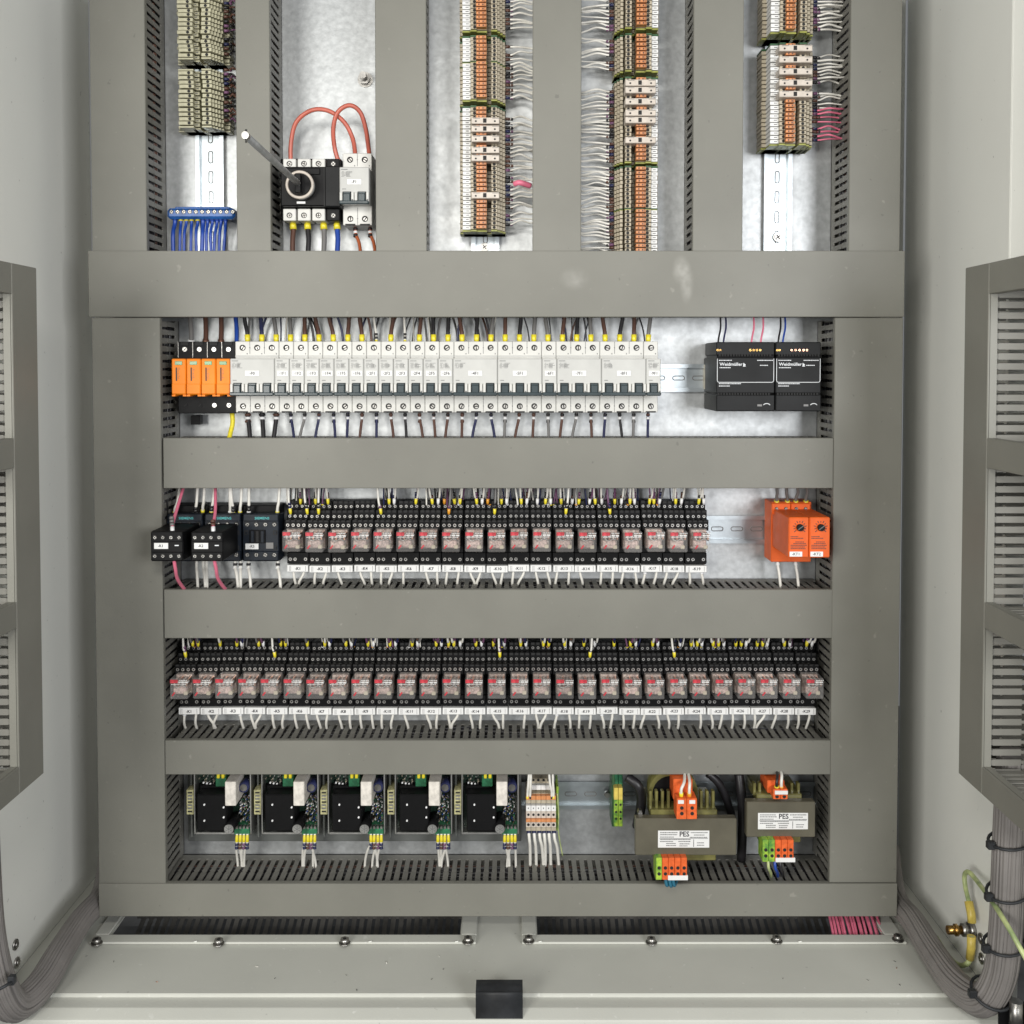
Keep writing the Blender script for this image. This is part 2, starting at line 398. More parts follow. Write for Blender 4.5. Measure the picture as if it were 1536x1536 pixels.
duct(354, -60, 405, 377, 'narrow upright grey duct between cream terminals and rotary switch', True, seed=3)
duct(563, -60, 639.5, 377, 'upright grey duct right of the two-pole breaker with red wires', True, seed=5)
duct(799, -60, 872, 377, 'upright grey duct between the two middle orange-striped terminal columns', True, seed=7)
duct(1040, -60, 1115, 377, 'upright grey duct left of the rightmost terminal column', True, seed=9)
duct(1275, -60, 1352, 377, 'upright grey duct along the top right edge of the plate', True, seed=11)
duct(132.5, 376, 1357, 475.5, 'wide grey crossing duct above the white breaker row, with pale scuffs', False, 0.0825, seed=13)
duct(143, 476.5, 244, 1327, 'long wide upright grey duct down the lower left edge', True, seed=15)
duct(1248.5, 476.5, 1350, 1324, 'long wide upright grey duct down the lower right edge', True, seed=17)
duct(244.7, 657, 1250, 732.5, 'grey crossing duct between breaker row and upper relay row', False, 0.0795, seed=19)
duct(246, 884.5, 1248.5, 957.5, 'grey crossing duct between the two relay rows', False, 0.0795, seed=21)
duct(247.5, 1111, 1246, 1162, 'thin grey crossing duct above circuit boards and transformers', False, 0.0795, seed=23)
duct(148, 1326, 1346, 1375, 'lowest grey crossing duct just above the cabinet floor', False, 0.0825, seed=25)

# ------------------------------------------------------------------ cabinet
ZF = W(768, 1490, YB-1.10)[2]; ZT = 0.62
XL, XR = XC-HW, XC+HW
cab = thing('electrical_cabinet', 'light grey painted steel cabinet holding the whole control panel', 'cabinet', (XC, 1.37, ZF))
b = MB(); b.box(XC-0.484, XC+0.484, YB, YB+0.003, ZF+0.03, ZT-0.01, 'zinc', 0.0005); b.build('mounting_plate', cab)
b = MB(); b.box(XL+0.003, XR-0.003, 1.368, 1.37, ZF+0.003, ZT, 'cabinet_worn'); b.build('back_panel', cab)
for X, s in ((XL, -1), (XR, 1)):
    b = MB(); yn = 1.103 if s < 0 else 1.082
    b.box(X, X+s*0.002, yn, 1.37, ZF, ZT, 'cabinet_worn', 0.0006)
    b.box(X, X+s*0.020, yn-0.0022, yn-0.0002, ZF-0.004, ZT, 'cabinet_worn', 0.0006)
    b.build('side_panel', cab)
# floor with two openings
oy = PZ(400, 1405, ZF)[1]; y_front = 1.10; y_back = 1.368
xa0 = PZ(165, 1405, ZF)[0]; xa1 = PZ(690, 1405, ZF)[0]; xb0 = PZ(806, 1404, ZF)[0]; xb1 = PZ(1325, 1404, ZF)[0]
b = MB()
b.box(XL, XR, y_front, oy, ZF-0.002, ZF, 'cabinet_shaded_worn')
for x0, x1 in ((XL, xa0), (xa1, xb0), (xb1, XR)): b.box(x0, x1, oy, 1.31, ZF-0.002, ZF, 'cabinet_shaded_worn')
b.box(XL, XR, 1.31, y_back, ZF-0.002, ZF, 'cabinet_shaded_worn')
b.build('floor_panel', cab)
z1 = W(768, 1511, YB-y_front)[2]
b = MB(); za = ZF-0.004; ya = PZ(768, 1512, za)[1]; zb_ = za-0.004; yb_ = PZ(768, 1527, zb_)[1]
prof = [(y_front+0.001, ZF-0.0006), (y_front-0.0003, ZF-0.0010), (y_front-0.0006, za), (ya+0.0012, za), (ya, za-0.0002), (yb_, zb_), (yb_-0.0020, zb_-0.0008), (yb_-0.0034, zb_-0.0026), (yb_-0.0040, zb_-0.006), (yb_-0.0040, zb_-0.04), (y_front+0.001, zb_-0.04)]
mi = b.mi('cabinet_shaded_worn'); k = len(prof)
for X in (XL-0.02, XR+0.02):
    for (y, z) in prof: b.v.append((X, y, z))
for i in range(k): b.face([i, (i+1) % k, k+(i+1) % k, k+i], mi, False)
b.face(list(range(k))[::-1], mi); b.face([k+i for i in range(k)], mi)
b.build('front_rail', cab)
for k, (x0, x1, c0, c1) in enumerate(((133, 714, 165, 690), (783, 1361, 806, 1325))):
    X0 = PZ(x0, 1418, ZF)[0]; X1 = PZ(x1, 1418, ZF)[0]; Y0 = PZ(768, 1418, ZF)[1]
    A0 = PZ(c0, 1405, ZF)[0]; A1 = PZ(c1, 1405, ZF)[0]
    b = MB()
    b.box(X0, X1, Y0, oy-0.001, ZF+0.0005, ZF+0.0035, 'cabinet_shaded_worn', 0.001)
    b.box(X0, A0-0.001, oy-0.001, 1.30, ZF+0.0005, ZF+0.0034, 'cabinet_shaded_worn', 0.001)
    b.box(A1+0.001, X1, oy-0.001, 1.30, ZF+0.0005, ZF+0.0034, 'cabinet_shaded_worn', 0.001)
    g = b.build('gland_frame', cab)
    for bx, by in (((145, 1412), (328, 1413), (517, 1412), (702, 1410)), ((793, 1409), (977, 1411), (1165, 1409), (1347, 1407)))[k]:
        p = PZ(bx, by+3, ZF+0.0035); q = MB()
        q.cyl(p, 0.0068, p[2], p[2]+0.001, 'steel', 16, ax=2)
        q.cyl((p[0], p[1], p[2]), 0.0052, p[2]+0.001, p[2]+0.0058, 'steel', 6, ax=2)
        q.cyl((p[0], p[1], p[2]), 0.0022, p[2]+0.0055, p[2]+0.0061, 'hole', 6, ax=2)
        q.build('bolt', g)
    for bx in (((293, 555, 685), (810, 1200)))[k]:
        p = PZ(bx, 1413, ZF+0.0035); q = MB(); q.tube([(p[0]-0.002, p[1], p[2]), (p[0]+0.002, p[1], p[2]+0.0008)], 0.0008, 'cabinet_worn', 6); q.build('burr', g)
# trough under the openings, with a slotted duct seen through them
b = MB(); zt = ZF-0.075
b.box(XL, XR, 1.10, 1.37, zt-0.002, zt, 'floor_dark'); b.build('plinth_base', cab)
for k, (x0, x1) in enumerate(((xa0+0.002, xa1+0.03), (xb0-0.01, xb1+0.01))):
    t = thing('wiring_duct', ('slotted duct seen below the left floor opening', 'slotted duct seen below the right floor opening')[k], 'wiring duct', ((x0+x1)/2, 1.24, ZF-0.04), 'slotted ducts below the floor')
    b = MB(); zc = ZF-0.030
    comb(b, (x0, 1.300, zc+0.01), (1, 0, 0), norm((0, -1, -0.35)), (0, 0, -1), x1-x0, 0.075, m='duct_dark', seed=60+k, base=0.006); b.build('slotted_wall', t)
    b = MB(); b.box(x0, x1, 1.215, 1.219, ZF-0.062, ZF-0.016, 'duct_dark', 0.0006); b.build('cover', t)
# rubber buffer on the front rail
t = thing('rubber_buffer', 'black rubber buffer on the front lip of cabinet floor', 'buffer', W(749, 1530, YB-1.085))
p0 = W(714, 1500, YB-1.08); p1 = W(784, 1500, YB-1.08); zt_ = W(749, 1485, YB-1.07)[2]; zm = z1-0.02
b = MB(); n = 10; pts = []
prof = [(1.098, z1+0.004), (1.092, zt_-0.004), (1.084, zt_), (1.074, zt_-0.003), (1.070, zt_-0.012), (1.068, zm-0.02), (1.069, zm-0.09)]
prof = [(p[1], p[2]) for p in smooth([(0, a, c) for a, c in prof], 4)]
mi = b.mi('rubber')
for X in (p0[0], p1[0]):
    for (y, z) in prof: b.v.append((X, y, z))
k = len(prof)
for i in range(k-1): b.face([i, i+1, k+i+1, k+i], mi, True)
b.face(list(range(k))[::-1], mi); b.face([k+i for i in range(k)], mi)
b.build('pad', t)
# rivets on the left side wall
for i, (px, py) in enumerate(((22, 1417), (24, 1444))):
    p = PX(px, py, XL); b = MB(); b.cyl(p, 0.0060, XL, XL+0.002, 'steel', 14, ax=0); b.cyl(p, 0.0036, XL+0.002, XL+0.0035, 'steel', 6, ax=0); b.build('bolt', cab)
for i, (px, py) in enumerate(((1473, 1408), (1474, 1438))):
    p = PX(px, py, XR); b = MB(); b.cyl(p, 0.0060, XR-0.002, XR, 'steel', 14, ax=0); b.cyl(p, 0.0036, XR-0.0035, XR-0.002, 'steel', 6, ax=0); b.build('bolt', cab)

# ------------------------------------------------------------------ doors with their ducts
for s in (-1, 1):
    side = 'left' if s < 0 else 'right'
    cx = W(59, 700, YB-1.05)[0] if s < 0 else W(1444, 700, YB-1.05)[0]; dx = cx+s*0.090
    d = thing('cabinet_door', f'opened light grey {side} cabinet door standing at right angles', 'door', (dx, 1.06, ZF))
    b = MB(); b.box(dx, dx+s*0.02, 0.86, 1.052, ZF, ZT, 'cabinet_worn', 0.001); b.build('panel', d)
    b = MB(); b.box(dx-s*0.004, dx-s*0.0002, 1.03, 1.05, ZF, ZT, 'rubber', 0.001); b.build('gasket', d)
    yn, yf = 0.998, 1.05
    grp = 'grey wiring ducts on the cabinet doors'
    ztop = W(53, 402, YB-yf)[2]; zbot = W(66, 1160, YB-yf)[2]
    def zz(py): return W(745, py, YB-yn)[2]
    def vd(label, y0, y1, z0, z1_, vert, seed):
        t = thing('wiring_duct', label, 'wiring duct', (dx, (y0+y1)/2, (z0+z1_)/2), grp)
        b = MB(); b.box(cx, cx+s*0.0022, y0, y1, z0, z1_, 'duct', 0.0007)
        H = 0.088
        if vert:
            b.box(cx+s*0.0022, cx+s*0.009, y0, y0+0.0018, z0, z1_, 'duct'); b.box(cx+s*0.0022, cx+s*0.009, y1-0.0018, y1, z0, z1_, 'duct')
        else:
            b.box(cx+s*0.0022, cx+s*0.009, y0, y1, z0, z0+0.0018, 'duct'); b.box(cx+s*0.0022, cx+s*0.009, y0, y1, z1_-0.0018, z1_, 'duct')
        b.build('cover', t)
        for q in (0, 1):
            b = MB()
            if vert: comb(b, (dx, (y0+0.003) if q == 0 else (y1-0.003), z0+0.001), (0, 0, 1), (-s, 0, 0), (0, (1 if q == 0 else -1), 0), z1_-z0-0.002, H-0.002, seed=seed+q, pitch=0.0100, slot=0.0046)
            else: comb(b, (dx, y0+0.001, (z0+0.003) if q == 0 else (z1_-0.003)), (0, 1, 0), (-s, 0, 0), (0, 0, (1 if q == 0 else -1)), y1-y0-0.002, H-0.002, seed=seed+q, pitch=0.0100, slot=0.0046)
            b.build('slotted_wall', t)
        b = MB(); b.box(dx-s*0.0005, dx-s*0.002, y0+0.004, y1-0.004, z0+0.004, z1_-0.004, 'duct_wall'); b.build('base', t)
    vd(f'upright grey duct on the {side} door, nearest the hinge', yn, yf, zbot, ztop, True, 30+s)
    vd(f'topmost grey crossing duct on the {side} door', 0.86, yn-0.0006, zz(441), ztop, False, 34+s)
    vd(f'grey crossing duct on the {side} door, second from top', 0.86, yn-0.0006, zz(702), zz(657), False, 38+s)
    vd(f'grey crossing duct on the {side} door, third from top', 0.86, yn-0.0006, zz(942), zz(903), False, 42+s)
    vd(f'lowest grey crossing duct on the {side} door', 0.86, yn-0.0006, zbot, zz(1150), False, 46+s)

# ------------------------------------------------------------------ mounting rails
def rail(cx_px, cy_px, half_len0, half_len1, vertical, label):
    # half_len0/1: start / end pixel of the rail on the plate
    b = MB(); h0, h1 = 0.0005, 0.0075; m = 'rail_zinc'
    if vertical:
        a = W(cx_px, half_len0, 0.0); c = W(cx_px, half_len1, 0.0); X = W(cx_px, (half_len0+half_len1)/2, 0)[0]
        t = thing('mounting_rail', label, 'rail', (X, YB, (a[2]+c[2])/2), 'zinc mounting rails')
        o = (X, YB, c[2]); u = (0, 0, 1); v = (1, 0, 0); L = a[2]-c[2]
    else:
        a = W(half_len0, cy_px, 0.0); c = W(half_len1, cy_px, 0.0)
        t = thing('mounting_rail', label, 'rail', ((a[0]+c[0])/2, YB, a[2]), 'zinc mounting rails')
        o = (a[0], YB, a[2]); u = (1, 0, 0); v = (0, 0, 1); L = c[0]-a[0]
    n = (0, -1, 0)
    b.hexa(o, u, v, n, 0, L, -0.0125, 0.0125, h0, h0+0.0012, m)
    for s in (-1, 1):
        lo, hi = sorted((s*0.0125, s*0.0137)); b.hexa(o, u, v, n, 0, L, lo, hi, h0, h1, m)
        lo, hi = sorted((s*0.0137, s*0.0175)); b.hexa(o, u, v, n, 0, L, lo, hi, h1-0.0012, h1, m)
    b.build('channel', t)
    b = MB(); k = int(L/0.025)
    for i in range(k):
        c0 = (i+0.5)*0.025+(L-k*0.025)/2
        pts = []
        for j in range(17):
            ang = 2*pi*j/16; q = 0.0048 if cos(ang) > 0 else -0.0048
            pu = c0+q+0.0026*cos(ang); pv = 0.0026*sin(ang)
            pts.append(tuple(o[d]+u[d]*pu+v[d]*pv+n[d]*(h0+0.0013) for d in range(3)))
        pts = [tuple(p) for p in pts]
        b.tube(pts, 0.0006, 'w_grey', 5, caps=False)
    b.build('slots', t, kind='stuff')
    return t
rail(316, 0, -60, 380, True, 'upright zinc rail carrying cream terminals and blue neutral bar')
rail(728, 0, -60, 380, True, 'upright zinc rail behind the left orange-striped terminal column')
rail(954, 0, -60, 380, True, 'upright zinc rail hidden behind the middle orange-striped column')
rail(1166, 0, -60, 380, True, 'upright zinc rail below the rightmost terminal column, screw near its end')
rail(0, 567, 262, 1240, False, 'long level zinc rail behind the breakers and power supplies')
rail(0, 793, 262, 1240, False, 'level zinc rail behind the contactors and upper relays')
rail(0, 1000, 262, 1232, False, 'level zinc rail hidden behind the lower relay row')
rail(0, 1190, 780, 1225, False, 'level zinc rail between bottom terminal block and transformers')
rail(490, 279, 418, 565, False, 'short zinc rail behind the rotary switch')
def plate_screw(px, py, r, label, h=0.0):
    p = W(px, py, h); t = thing('rail_screw', label, 'screw', (p[0], YB, p[2])); b = MB()
    b.cyl(p, r, YB-h-0.003, YB-h, 'steel', 16); b.cyl((p[0]-r*0.1, 0, p[2]+r*0.1), r*0.65, YB-h-0.0045, YB-h-0.003, 'steel', 14)
    b.build('head', t)
    b = MB(); b.hexa((p[0], YB-h-0.0046, p[2]), (0.8, 0, 0.6), (-0.6, 0, 0.8), (0, 1, 0), -r*0.55, r*0.55, -r*0.1, r*0.1, -0.0002, 0.001, 'hole')
    b.hexa((p[0], YB-h-0.0046, p[2]), (-0.6, 0, 0.8), (0.8, 0, 0.6), (0, 1, 0), -r*0.55, r*0.55, -r*0.1, r*0.1, -0.0002, 0.001, 'hole'); b.build('drive', t)
plate_screw(1166, 356, 0.0058, 'steel screw on the rail below rightmost terminal column', 0.002)
plate_screw(727, 371, 0.0055, 'steel screw at the rail foot under left orange-striped column', 0.002)
# plate stud
p = W(548, 120, 0.0); t = thing('plate_stud', 'threaded steel stud with nut left of the third upright duct', 'stud', (p[0], YB, p[2]))
b = MB(); b.cyl(p, 0.0095, YB-0.002, YB, 'steel', 20); b.cyl(p, 0.0078, YB-0.010, YB-0.002, 'steel', 6); b.build('nut', t)
b = MB(); b.cyl(p, 0.0040, YB-0.024, YB-0.010, 'steel', 14)
for i in range(5): b.cyl(p, 0.0044, YB-0.013-i*0.0025, YB-0.012-i*0.0025, 'steel', 14)
b.build('thread', t)

# ------------------------------------------------------------------ wires
SMALL = MB()
def wire(pts, r, m, label, fer=None, fer_m=None, group=None, marker=None, name='wire', fr=None):
    """pts: (px,py,h). fer=(end index 0/-1, length m)."""
    P = [W(*p) for p in pts]
    return wire3(P, r, m, label, fer, fer_m, group, marker, name, fr)
def wire3(P, r, m, label, fer=None, fer_m=None, group=None, marker=None, name='wire', fr=None):
    t = thing(name, label, 'wire', P[0], group)
    S = smooth(P, 5)
    MB().tube(S, r, m, 8).build('insulation', t)
    if fer:
        a = P[0] if True else P[-1]; c = S[1]; d = norm([c[k]-a[k] for k in range(3)])
        e = [a[k]+d[k]*fer for k in range(3)]
        mid = [a[k]+d[k]*fer*0.35 for k in range(3)]
        R = fr or r*1.35
        MB().tube([a, mid, e], [R*0.62, R*0.95, R], fer_m or 'fer_yellow', 9).build('ferrule', t)
        if marker:
            g0 = [a[k]+d[k]*(fer+0.0012) for k in range(3)]
            for q in range(marker[1]):
                g1 = [g0[k]+d[k]*0.0030 for k in range(3)]
                MB().tube([g0, g1], r*1.42, marker[0], 8).build('wire_marker', t)
                g0 = [g0[k]+d[k]*0.0040 for k in range(3)]
    elif marker:
        d = norm([S[2][k]-S[0][k] for k in range(3)])
        g0 = [S[0][k]+d[k]*marker[2] for k in range(3)]
        for q in range(marker[1]):
            g1 = [g0[k]+d[k]*0.0030 for k in range(3)]
            MB().tube([g0, g1], r*1.42, marker[0] if q % 2 == 0 else 'fer_white', 8).build('wire_marker', t)
            g0 = [g0[k]+d[k]*0.0042 for k in range(3)]
    return t

# ------------------------------------------------------------------ breakers
PIT = 0.0177
def breaker(n, X, ypx, label, tagtxt, group='white circuit breakers in the top device row', pole0=0):
    """n poles; X centre; built in metres round the rail height"""
    Z = W(768, ypx, 0.053)[2]
    t = thing('circuit_breaker', label, 'circuit breaker', (X, YB, Z), group)
    w2 = n*PIT/2-0.0002; hs, hn = 0.053, 0.077
    b = MB()
    b.box(X-w2, X+w2, YB-hs, YB-0.006, Z-0.0432, Z+0.0432, 'breaker', 0.0007)
    b.box(X-w2, X+w2, YB-hs-0.0008, YB-hs+0.001, Z+0.024, Z+0.0262, 'breaker_face', 0.0003)
    for i in range(n):
        x = X-w2+PIT*(i+0.5)
        b.box(x-0.006, x+0.006, YB-hs-0.0009, YB-hs+0.001, Z-0.0433, Z-0.0415, 'hole', 0)
        b.box(x+0.0052, x+0.0060, YB-hs-0.0006, YB-hs, Z+0.0275, Z+0.0290, 'ink_soft')
        if i < n-1:
            b.cyl((x+PIT/2, 0, Z+0.0355), 0.0007, YB-hs-0.0005, YB-hs, 'ink_soft', 6); b.cyl((x+PIT/2, 0, Z-0.0352), 0.0007, YB-hs-0.0005, YB-hs, 'ink_soft', 6)
            b.box(x+PIT/2-0.00025, x+PIT/2+0.00025, YB-hs-0.0003, YB-hs, Z+0.028, Z+0.043, 'ink_soft'); b.box(x+PIT/2-0.00025, x+PIT/2+0.00025, YB-hs-0.0003, YB-hs, Z-0.043, Z-0.022, 'ink_soft')
    b.build('housing', t)
    b = MB(); zt, zb = Z+0.0222, Z-0.0205
    b.box(X-w2, X+w2, YB-hn, YB-hs+0.0005, zb, zt, 'breaker_face', 0.0009)
    for i in range(n):                                      # light ribs beside each toggle
        x = X-w2+PIT*(i+0.5)
        for q in (-1, 1): b.box(x+q*0.0052, x+q*0.0084, YB-hn-0.0030, YB-hn+0.001, zb+0.0005, zb+0.0128, 'breaker', 0.0006)
        b.box(x-0.0050, x+0.0050, YB-hn-0.0004, YB-hn+0.001, zb+0.0022, zb+0.0138, 'hole')
        b.cyl((x+0.0068, 0, zb+0.0036), 0.0010, YB-hn-0.0034, YB-hn-0.0028, 'ink_soft', 6)
    b.build('nose', t)
    for i in range(n):
        x = X-w2+PIT*(i+0.5)
        b = MB(); b.box(x-0.0042, x+0.0042, YB-hn-0.0045, YB-hn, zb+0.0015, zb+0.0112, 'toggle', 0.0010)
        b.box(x-0.0042, x+0.0042, YB-hn-0.0024, YB-hn-0.0005, zb+0.0112, zb+0.0132, 'toggle', 0.0004)
        b.build('toggle', t)
    b = MB(); b.box(X-w2, X+w2, YB-hn-0.0052, YB-hn+0.002, zb-0.0016, zb+0.0028, 'toggle', 0.0012); b.build('toggle_bar', t)
    for i in range(n):
        x = X-w2+PIT*(i+0.5)
        for sz in (1, -1):
            p = (x, YB-hs, Z+sz*0.0355); q = MB(); r = 0.0037; a = random.uniform(0, 3)
            q.cyl(p, r, p[1]+0.002, p[1]-0.0003, 'hole', 14)
            q.cyl((p[0]+0.0004, 0, p[2]-0.0003), r*0.62, p[1]+0.002, p[1]-0.0005, 'screw', 12)
            q.hexa((p[0]+0.0004, p[1]-0.0007, p[2]-0.0003), (cos(a), 0, sin(a)), (-sin(a), 0, cos(a)), (0, 1, 0), -r*0.6, r*0.6, -0.0006, 0.0006, 0, 0.0005, 'hole')
            q.build('terminal_screw', t)
    # print on the nose
    b = MB(); yq = YB-hn-0.0002
    xs = X-w2+0.0012
    def dash(x0, x1, z, th): b.box(x0, x1, yq-0.0001, yq+0.0004, z-th, z+th, 'ink_soft')
    dash(xs+0.001, xs+0.0085, zt-0.0028, 0.00035)
    rr = random.Random(n*31+pole0)
    for k in range(5):
        dash(xs+0.001+rr.uniform(0, 0.001), xs+0.0045+rr.uniform(-0.001, 0.001), zt-0.0055-k*0.0014, 0.00022)
        dash(xs+0.0068, xs+0.0125+rr.uniform(-0.003, 0.0015), zt-0.0055-k*0.0014, 0.00022)
    for k in range(4): b.box(xs+0.0055+k*0.0016, xs+0.0058+k*0.0016, yq-0.0001, yq+0.0004, zt-0.0105, zt-0.0062, 'ink_soft')
    dash(xs+0.002, xs+0.0065, zb+0.0168, 0.00035)
    b.build('print', t)
    b = MB(); tw = 0.0066 if n == 1 else 0.0085; tx = X+(0.0008 if n == 1 else 0)
    b.box(tx-tw, tx+tw, YB-hn-0.0007, YB-hn, Z+0.0015, Z+0.0078, 'tag', 0.0002); tg = b.build('label_tag', t)
    o = text(t, tagtxt, 768, 500, 0, 0.0050, 'ink', 'lettering')
    o.location = (tx-X, -hn-0.0009, 0.0045)
    return t
X0 = W(363.6, 521, 0.053)[0]
plan = [(3, 'F0'), *[(1, '%sF%d' % (1+i//6, i % 6+1)) for i in range(12)], (3, '4F1'), (3, '5F1'), (1, '6F1'), (3, '7F1'), (3, '8F1'), (1, '9F1')]
extra = {0: 'three-pole white breaker beside the orange surge protector', 13: 'three-pole white breaker right after the run of twelve single ones', 14: 'three-pole white breaker, second in the right half of its row',
         15: 'single white breaker standing between two pairs of three-pole ones', 16: 'three-pole white breaker just right of the lone single one', 17: 'three-pole white breaker, last but one in the row', 18: 'single white breaker at the right end of the row'}
pole = 0
for i, (n, tx) in enumerate(plan):
    breaker(n, X0+(pole+(n-1)/2)*PIT, 565.5, extra.get(i, f'narrow single white breaker, {nth(i)} of twelve counted from left'), '-'+tx, pole0=pole)
    pole += n
breaker(2, W(536, 285, 0.053)[0], 284, 'two-pole white breaker with red wires beside the rotary switch', '-F1', group=None)

# wires above and below the breakers
tops = ['w_black', 'w_darkblue', 'w_grey', 'w_grey', 'w_brown', 'w_brown', 'w_brown', 'w_brown', 'w_brown', None, 'w_brown', None, 'w_brown', 'w_black', 'w_black', 'w_brown', 'w_black', 'w_grey', 'w_brown', 'w_black', 'w_grey', 'w_grey', 'w_brown', 'w_black', 'w_grey', 'w_brown', 'w_black', 'w_brown', 'w_grey']
rnd = random.Random(3)
WN = {'w_black': 'black', 'w_darkblue': 'dark blue', 'w_grey': 'grey', 'w_brown': 'brown', 'w_white': 'white', 'w_purple': 'purple', 'w_blue': 'blue', 'w_pink': 'pink', 'w_teal': 'teal', 'w_orange': 'orange'}
for i, m in enumerate(tops):
    X = X0+i*PIT; z = W(768, 512, 0.028)[2]
    j = rnd.uniform(-0.004, 0.004)
    if m:
        P = [(X, YB-0.028, z-0.002), (X+j*0.2, YB-0.029, z+0.012), (X+j, YB-0.034, z+0.028), (X+j*1.6, YB-0.04, z+0.06)]
        wire3(P, 0.0025, m, f'{WN[m]} wire with yellow ferrule into the top of breaker pole {nth(i+1)}'.replace('breaker pole '+nth(i+1), f'the {nth(i+1)} breaker pole'), 0.0105, 'fer_yellow', 'wires entering the breakers from above', fr=0.0035)
    else:
        P = [(X, YB-0.028, z-0.002), (X+j*0.2, YB-0.029, z+0.012), (X+j, YB-0.034, z+0.028), (X+j*1.6, YB-0.04, z+0.06)]
        wire3(P, 0.0014, 'w_white', f'thin white wire into the top of the {nth(i+1)} breaker pole', 0.004, 'fer_yellow', 'wires entering the breakers from above', ('w_black', 2))
for i in range(29):
    X = X0+i*PIT; z = W(768, 619, 0.03)[2]; m = rnd.choice(['w_brown', 'w_black', 'w_grey', 'w_darkblue', 'w_brown']) if i > 2 else 'w_black'
    j = rnd.uniform(-0.009, 0.009)
    P = [(X, YB-0.030, z+0.003), (X+j*0.1, YB-0.031, z-0.008), (X+j*0.5, YB-0.036, z-0.022), (X+j, YB-0.044, z-0.045)]
    wire3(P, 0.0017 if i > 2 else 0.0028, m, f'{WN[m]} wire leaving the bottom of the {nth(i+1)} breaker pole', None, None, 'wires leaving the breakers below', (rnd.choice(['w_black', 'w_black', 'w_brown']), 2 if i % 3 else 3, 0.004))
wire([(355, 512, 0.03), (355, 495, 0.035), (353, 470, 0.045)], 0.0027, 'w_blue', 'blue wire rising between surge protector and first breaker')
wire([(345, 600, 0.03), (349, 630, 0.035), (346, 648, 0.04), (341, 668, 0.05)], 0.0030, 'fer_yellow', 'thick yellow wire dropping right of the surge protector')
for i, x in enumerate((286, 308, 331)):
    wire([(x, 520, 0.03), (x+1, 500, 0.035), (x-1+i, 470, 0.045)], 0.0030, ('w_grey', 'w_brown', 'w_brown')[i], f'{("grey","brown","dark brown")[i]} cable above the surge protector, {nth(i+1)} from left', 0.009, 'copper' if i else 'fer_white', 'cables above the surge protector')

# ------------------------------------------------------------------ surge protector
Z = W(768, 566, 0.05)[2]; xs1 = X0-PIT/2; xs0 = xs1-4*PIT
t = thing('surge_protector', 'orange four-module surge protector in a black base, left of breakers', 'surge protector', ((xs0+xs1)/2, YB, Z))
b = MB(); b.box(xs0, xs1, YB-0.050, YB-0.006, Z-0.044, Z+0.0435, 'black', 0.0008)
for i in range(4):
    x = xs0+PIT*(i+0.5)
    b.box(x-0.0045, x+0.0045, YB-0.0515, YB-0.05, Z+0.039, Z+0.0432, 'hole'); b.box(x-0.0083, x-0.0078, YB-0.0504, YB-0.05, Z+0.024, Z+0.043, 'screw')
b.build('base', t)
for i in range(4):
    x = xs0+PIT*(i+0.5); zt, zb = Z+0.0225, Z-0.0225
    b = MB(); b.box(x-0.0085, x+0.0085, YB-0.074, YB-0.048, zb+0.002, zt, 'orange_spd', 0.0011)
    b.box(x-0.0085, x-0.0045, YB-0.0735, YB-0.048, zb, zb+0.002, 'orange_spd'); b.box(x+0.0045, x+0.0085, YB-0.0735, YB-0.048, zb, zb+0.002, 'orange_spd')
    b.box(x-0.0080, x+0.0080, YB-0.0752, YB-0.074, zb+0.003, zb+0.0150, 'orange_spd', 0.0006)
    mod = b.build('module', t)
    b = MB(); b.box(x-0.0045, x+0.0045, YB-0.0746, YB-0.0738, zt-0.0075, zt-0.0030, 'green_window', 0.0008); b.build('status_window', mod)
    b = MB()
    rr = random.Random(i)
    b.box(x-0.0034, x-0.0020, YB-0.0744, YB-0.0738, zt-0.0265, zt-0.0105, 'ink')
    for k in range(9): b.box(x-0.0012, x-0.0012+rr.uniform(0.0008, 0.0028), YB-0.0744, YB-0.0738, zt-0.011-k*0.0016, zt-0.0114-k*0.0016, 'ink_soft')
    b.build('print', mod)
    for sz in (1, -1):
        p = (x, YB-0.05, Z+sz*0.034); q = MB(); q.cyl(p, 0.0028, p[1], p[1]-0.0006, 'steel' if (sz > 0 or i > 1) else 'black', 10)
        q.hexa((p[0], p[1]-0.0008, p[2]), (0.7, 0, 0.7), (-0.7, 0, 0.7), (0, 1, 0), -0.002, 0.002, -0.0004, 0.0004, 0, 0.0005, 'hole'); q.build('terminal_screw', t)
b = MB(); b.pb(286, 623, 300, 637, 0.02, 0.008, 'black'); b.build('latch', t)

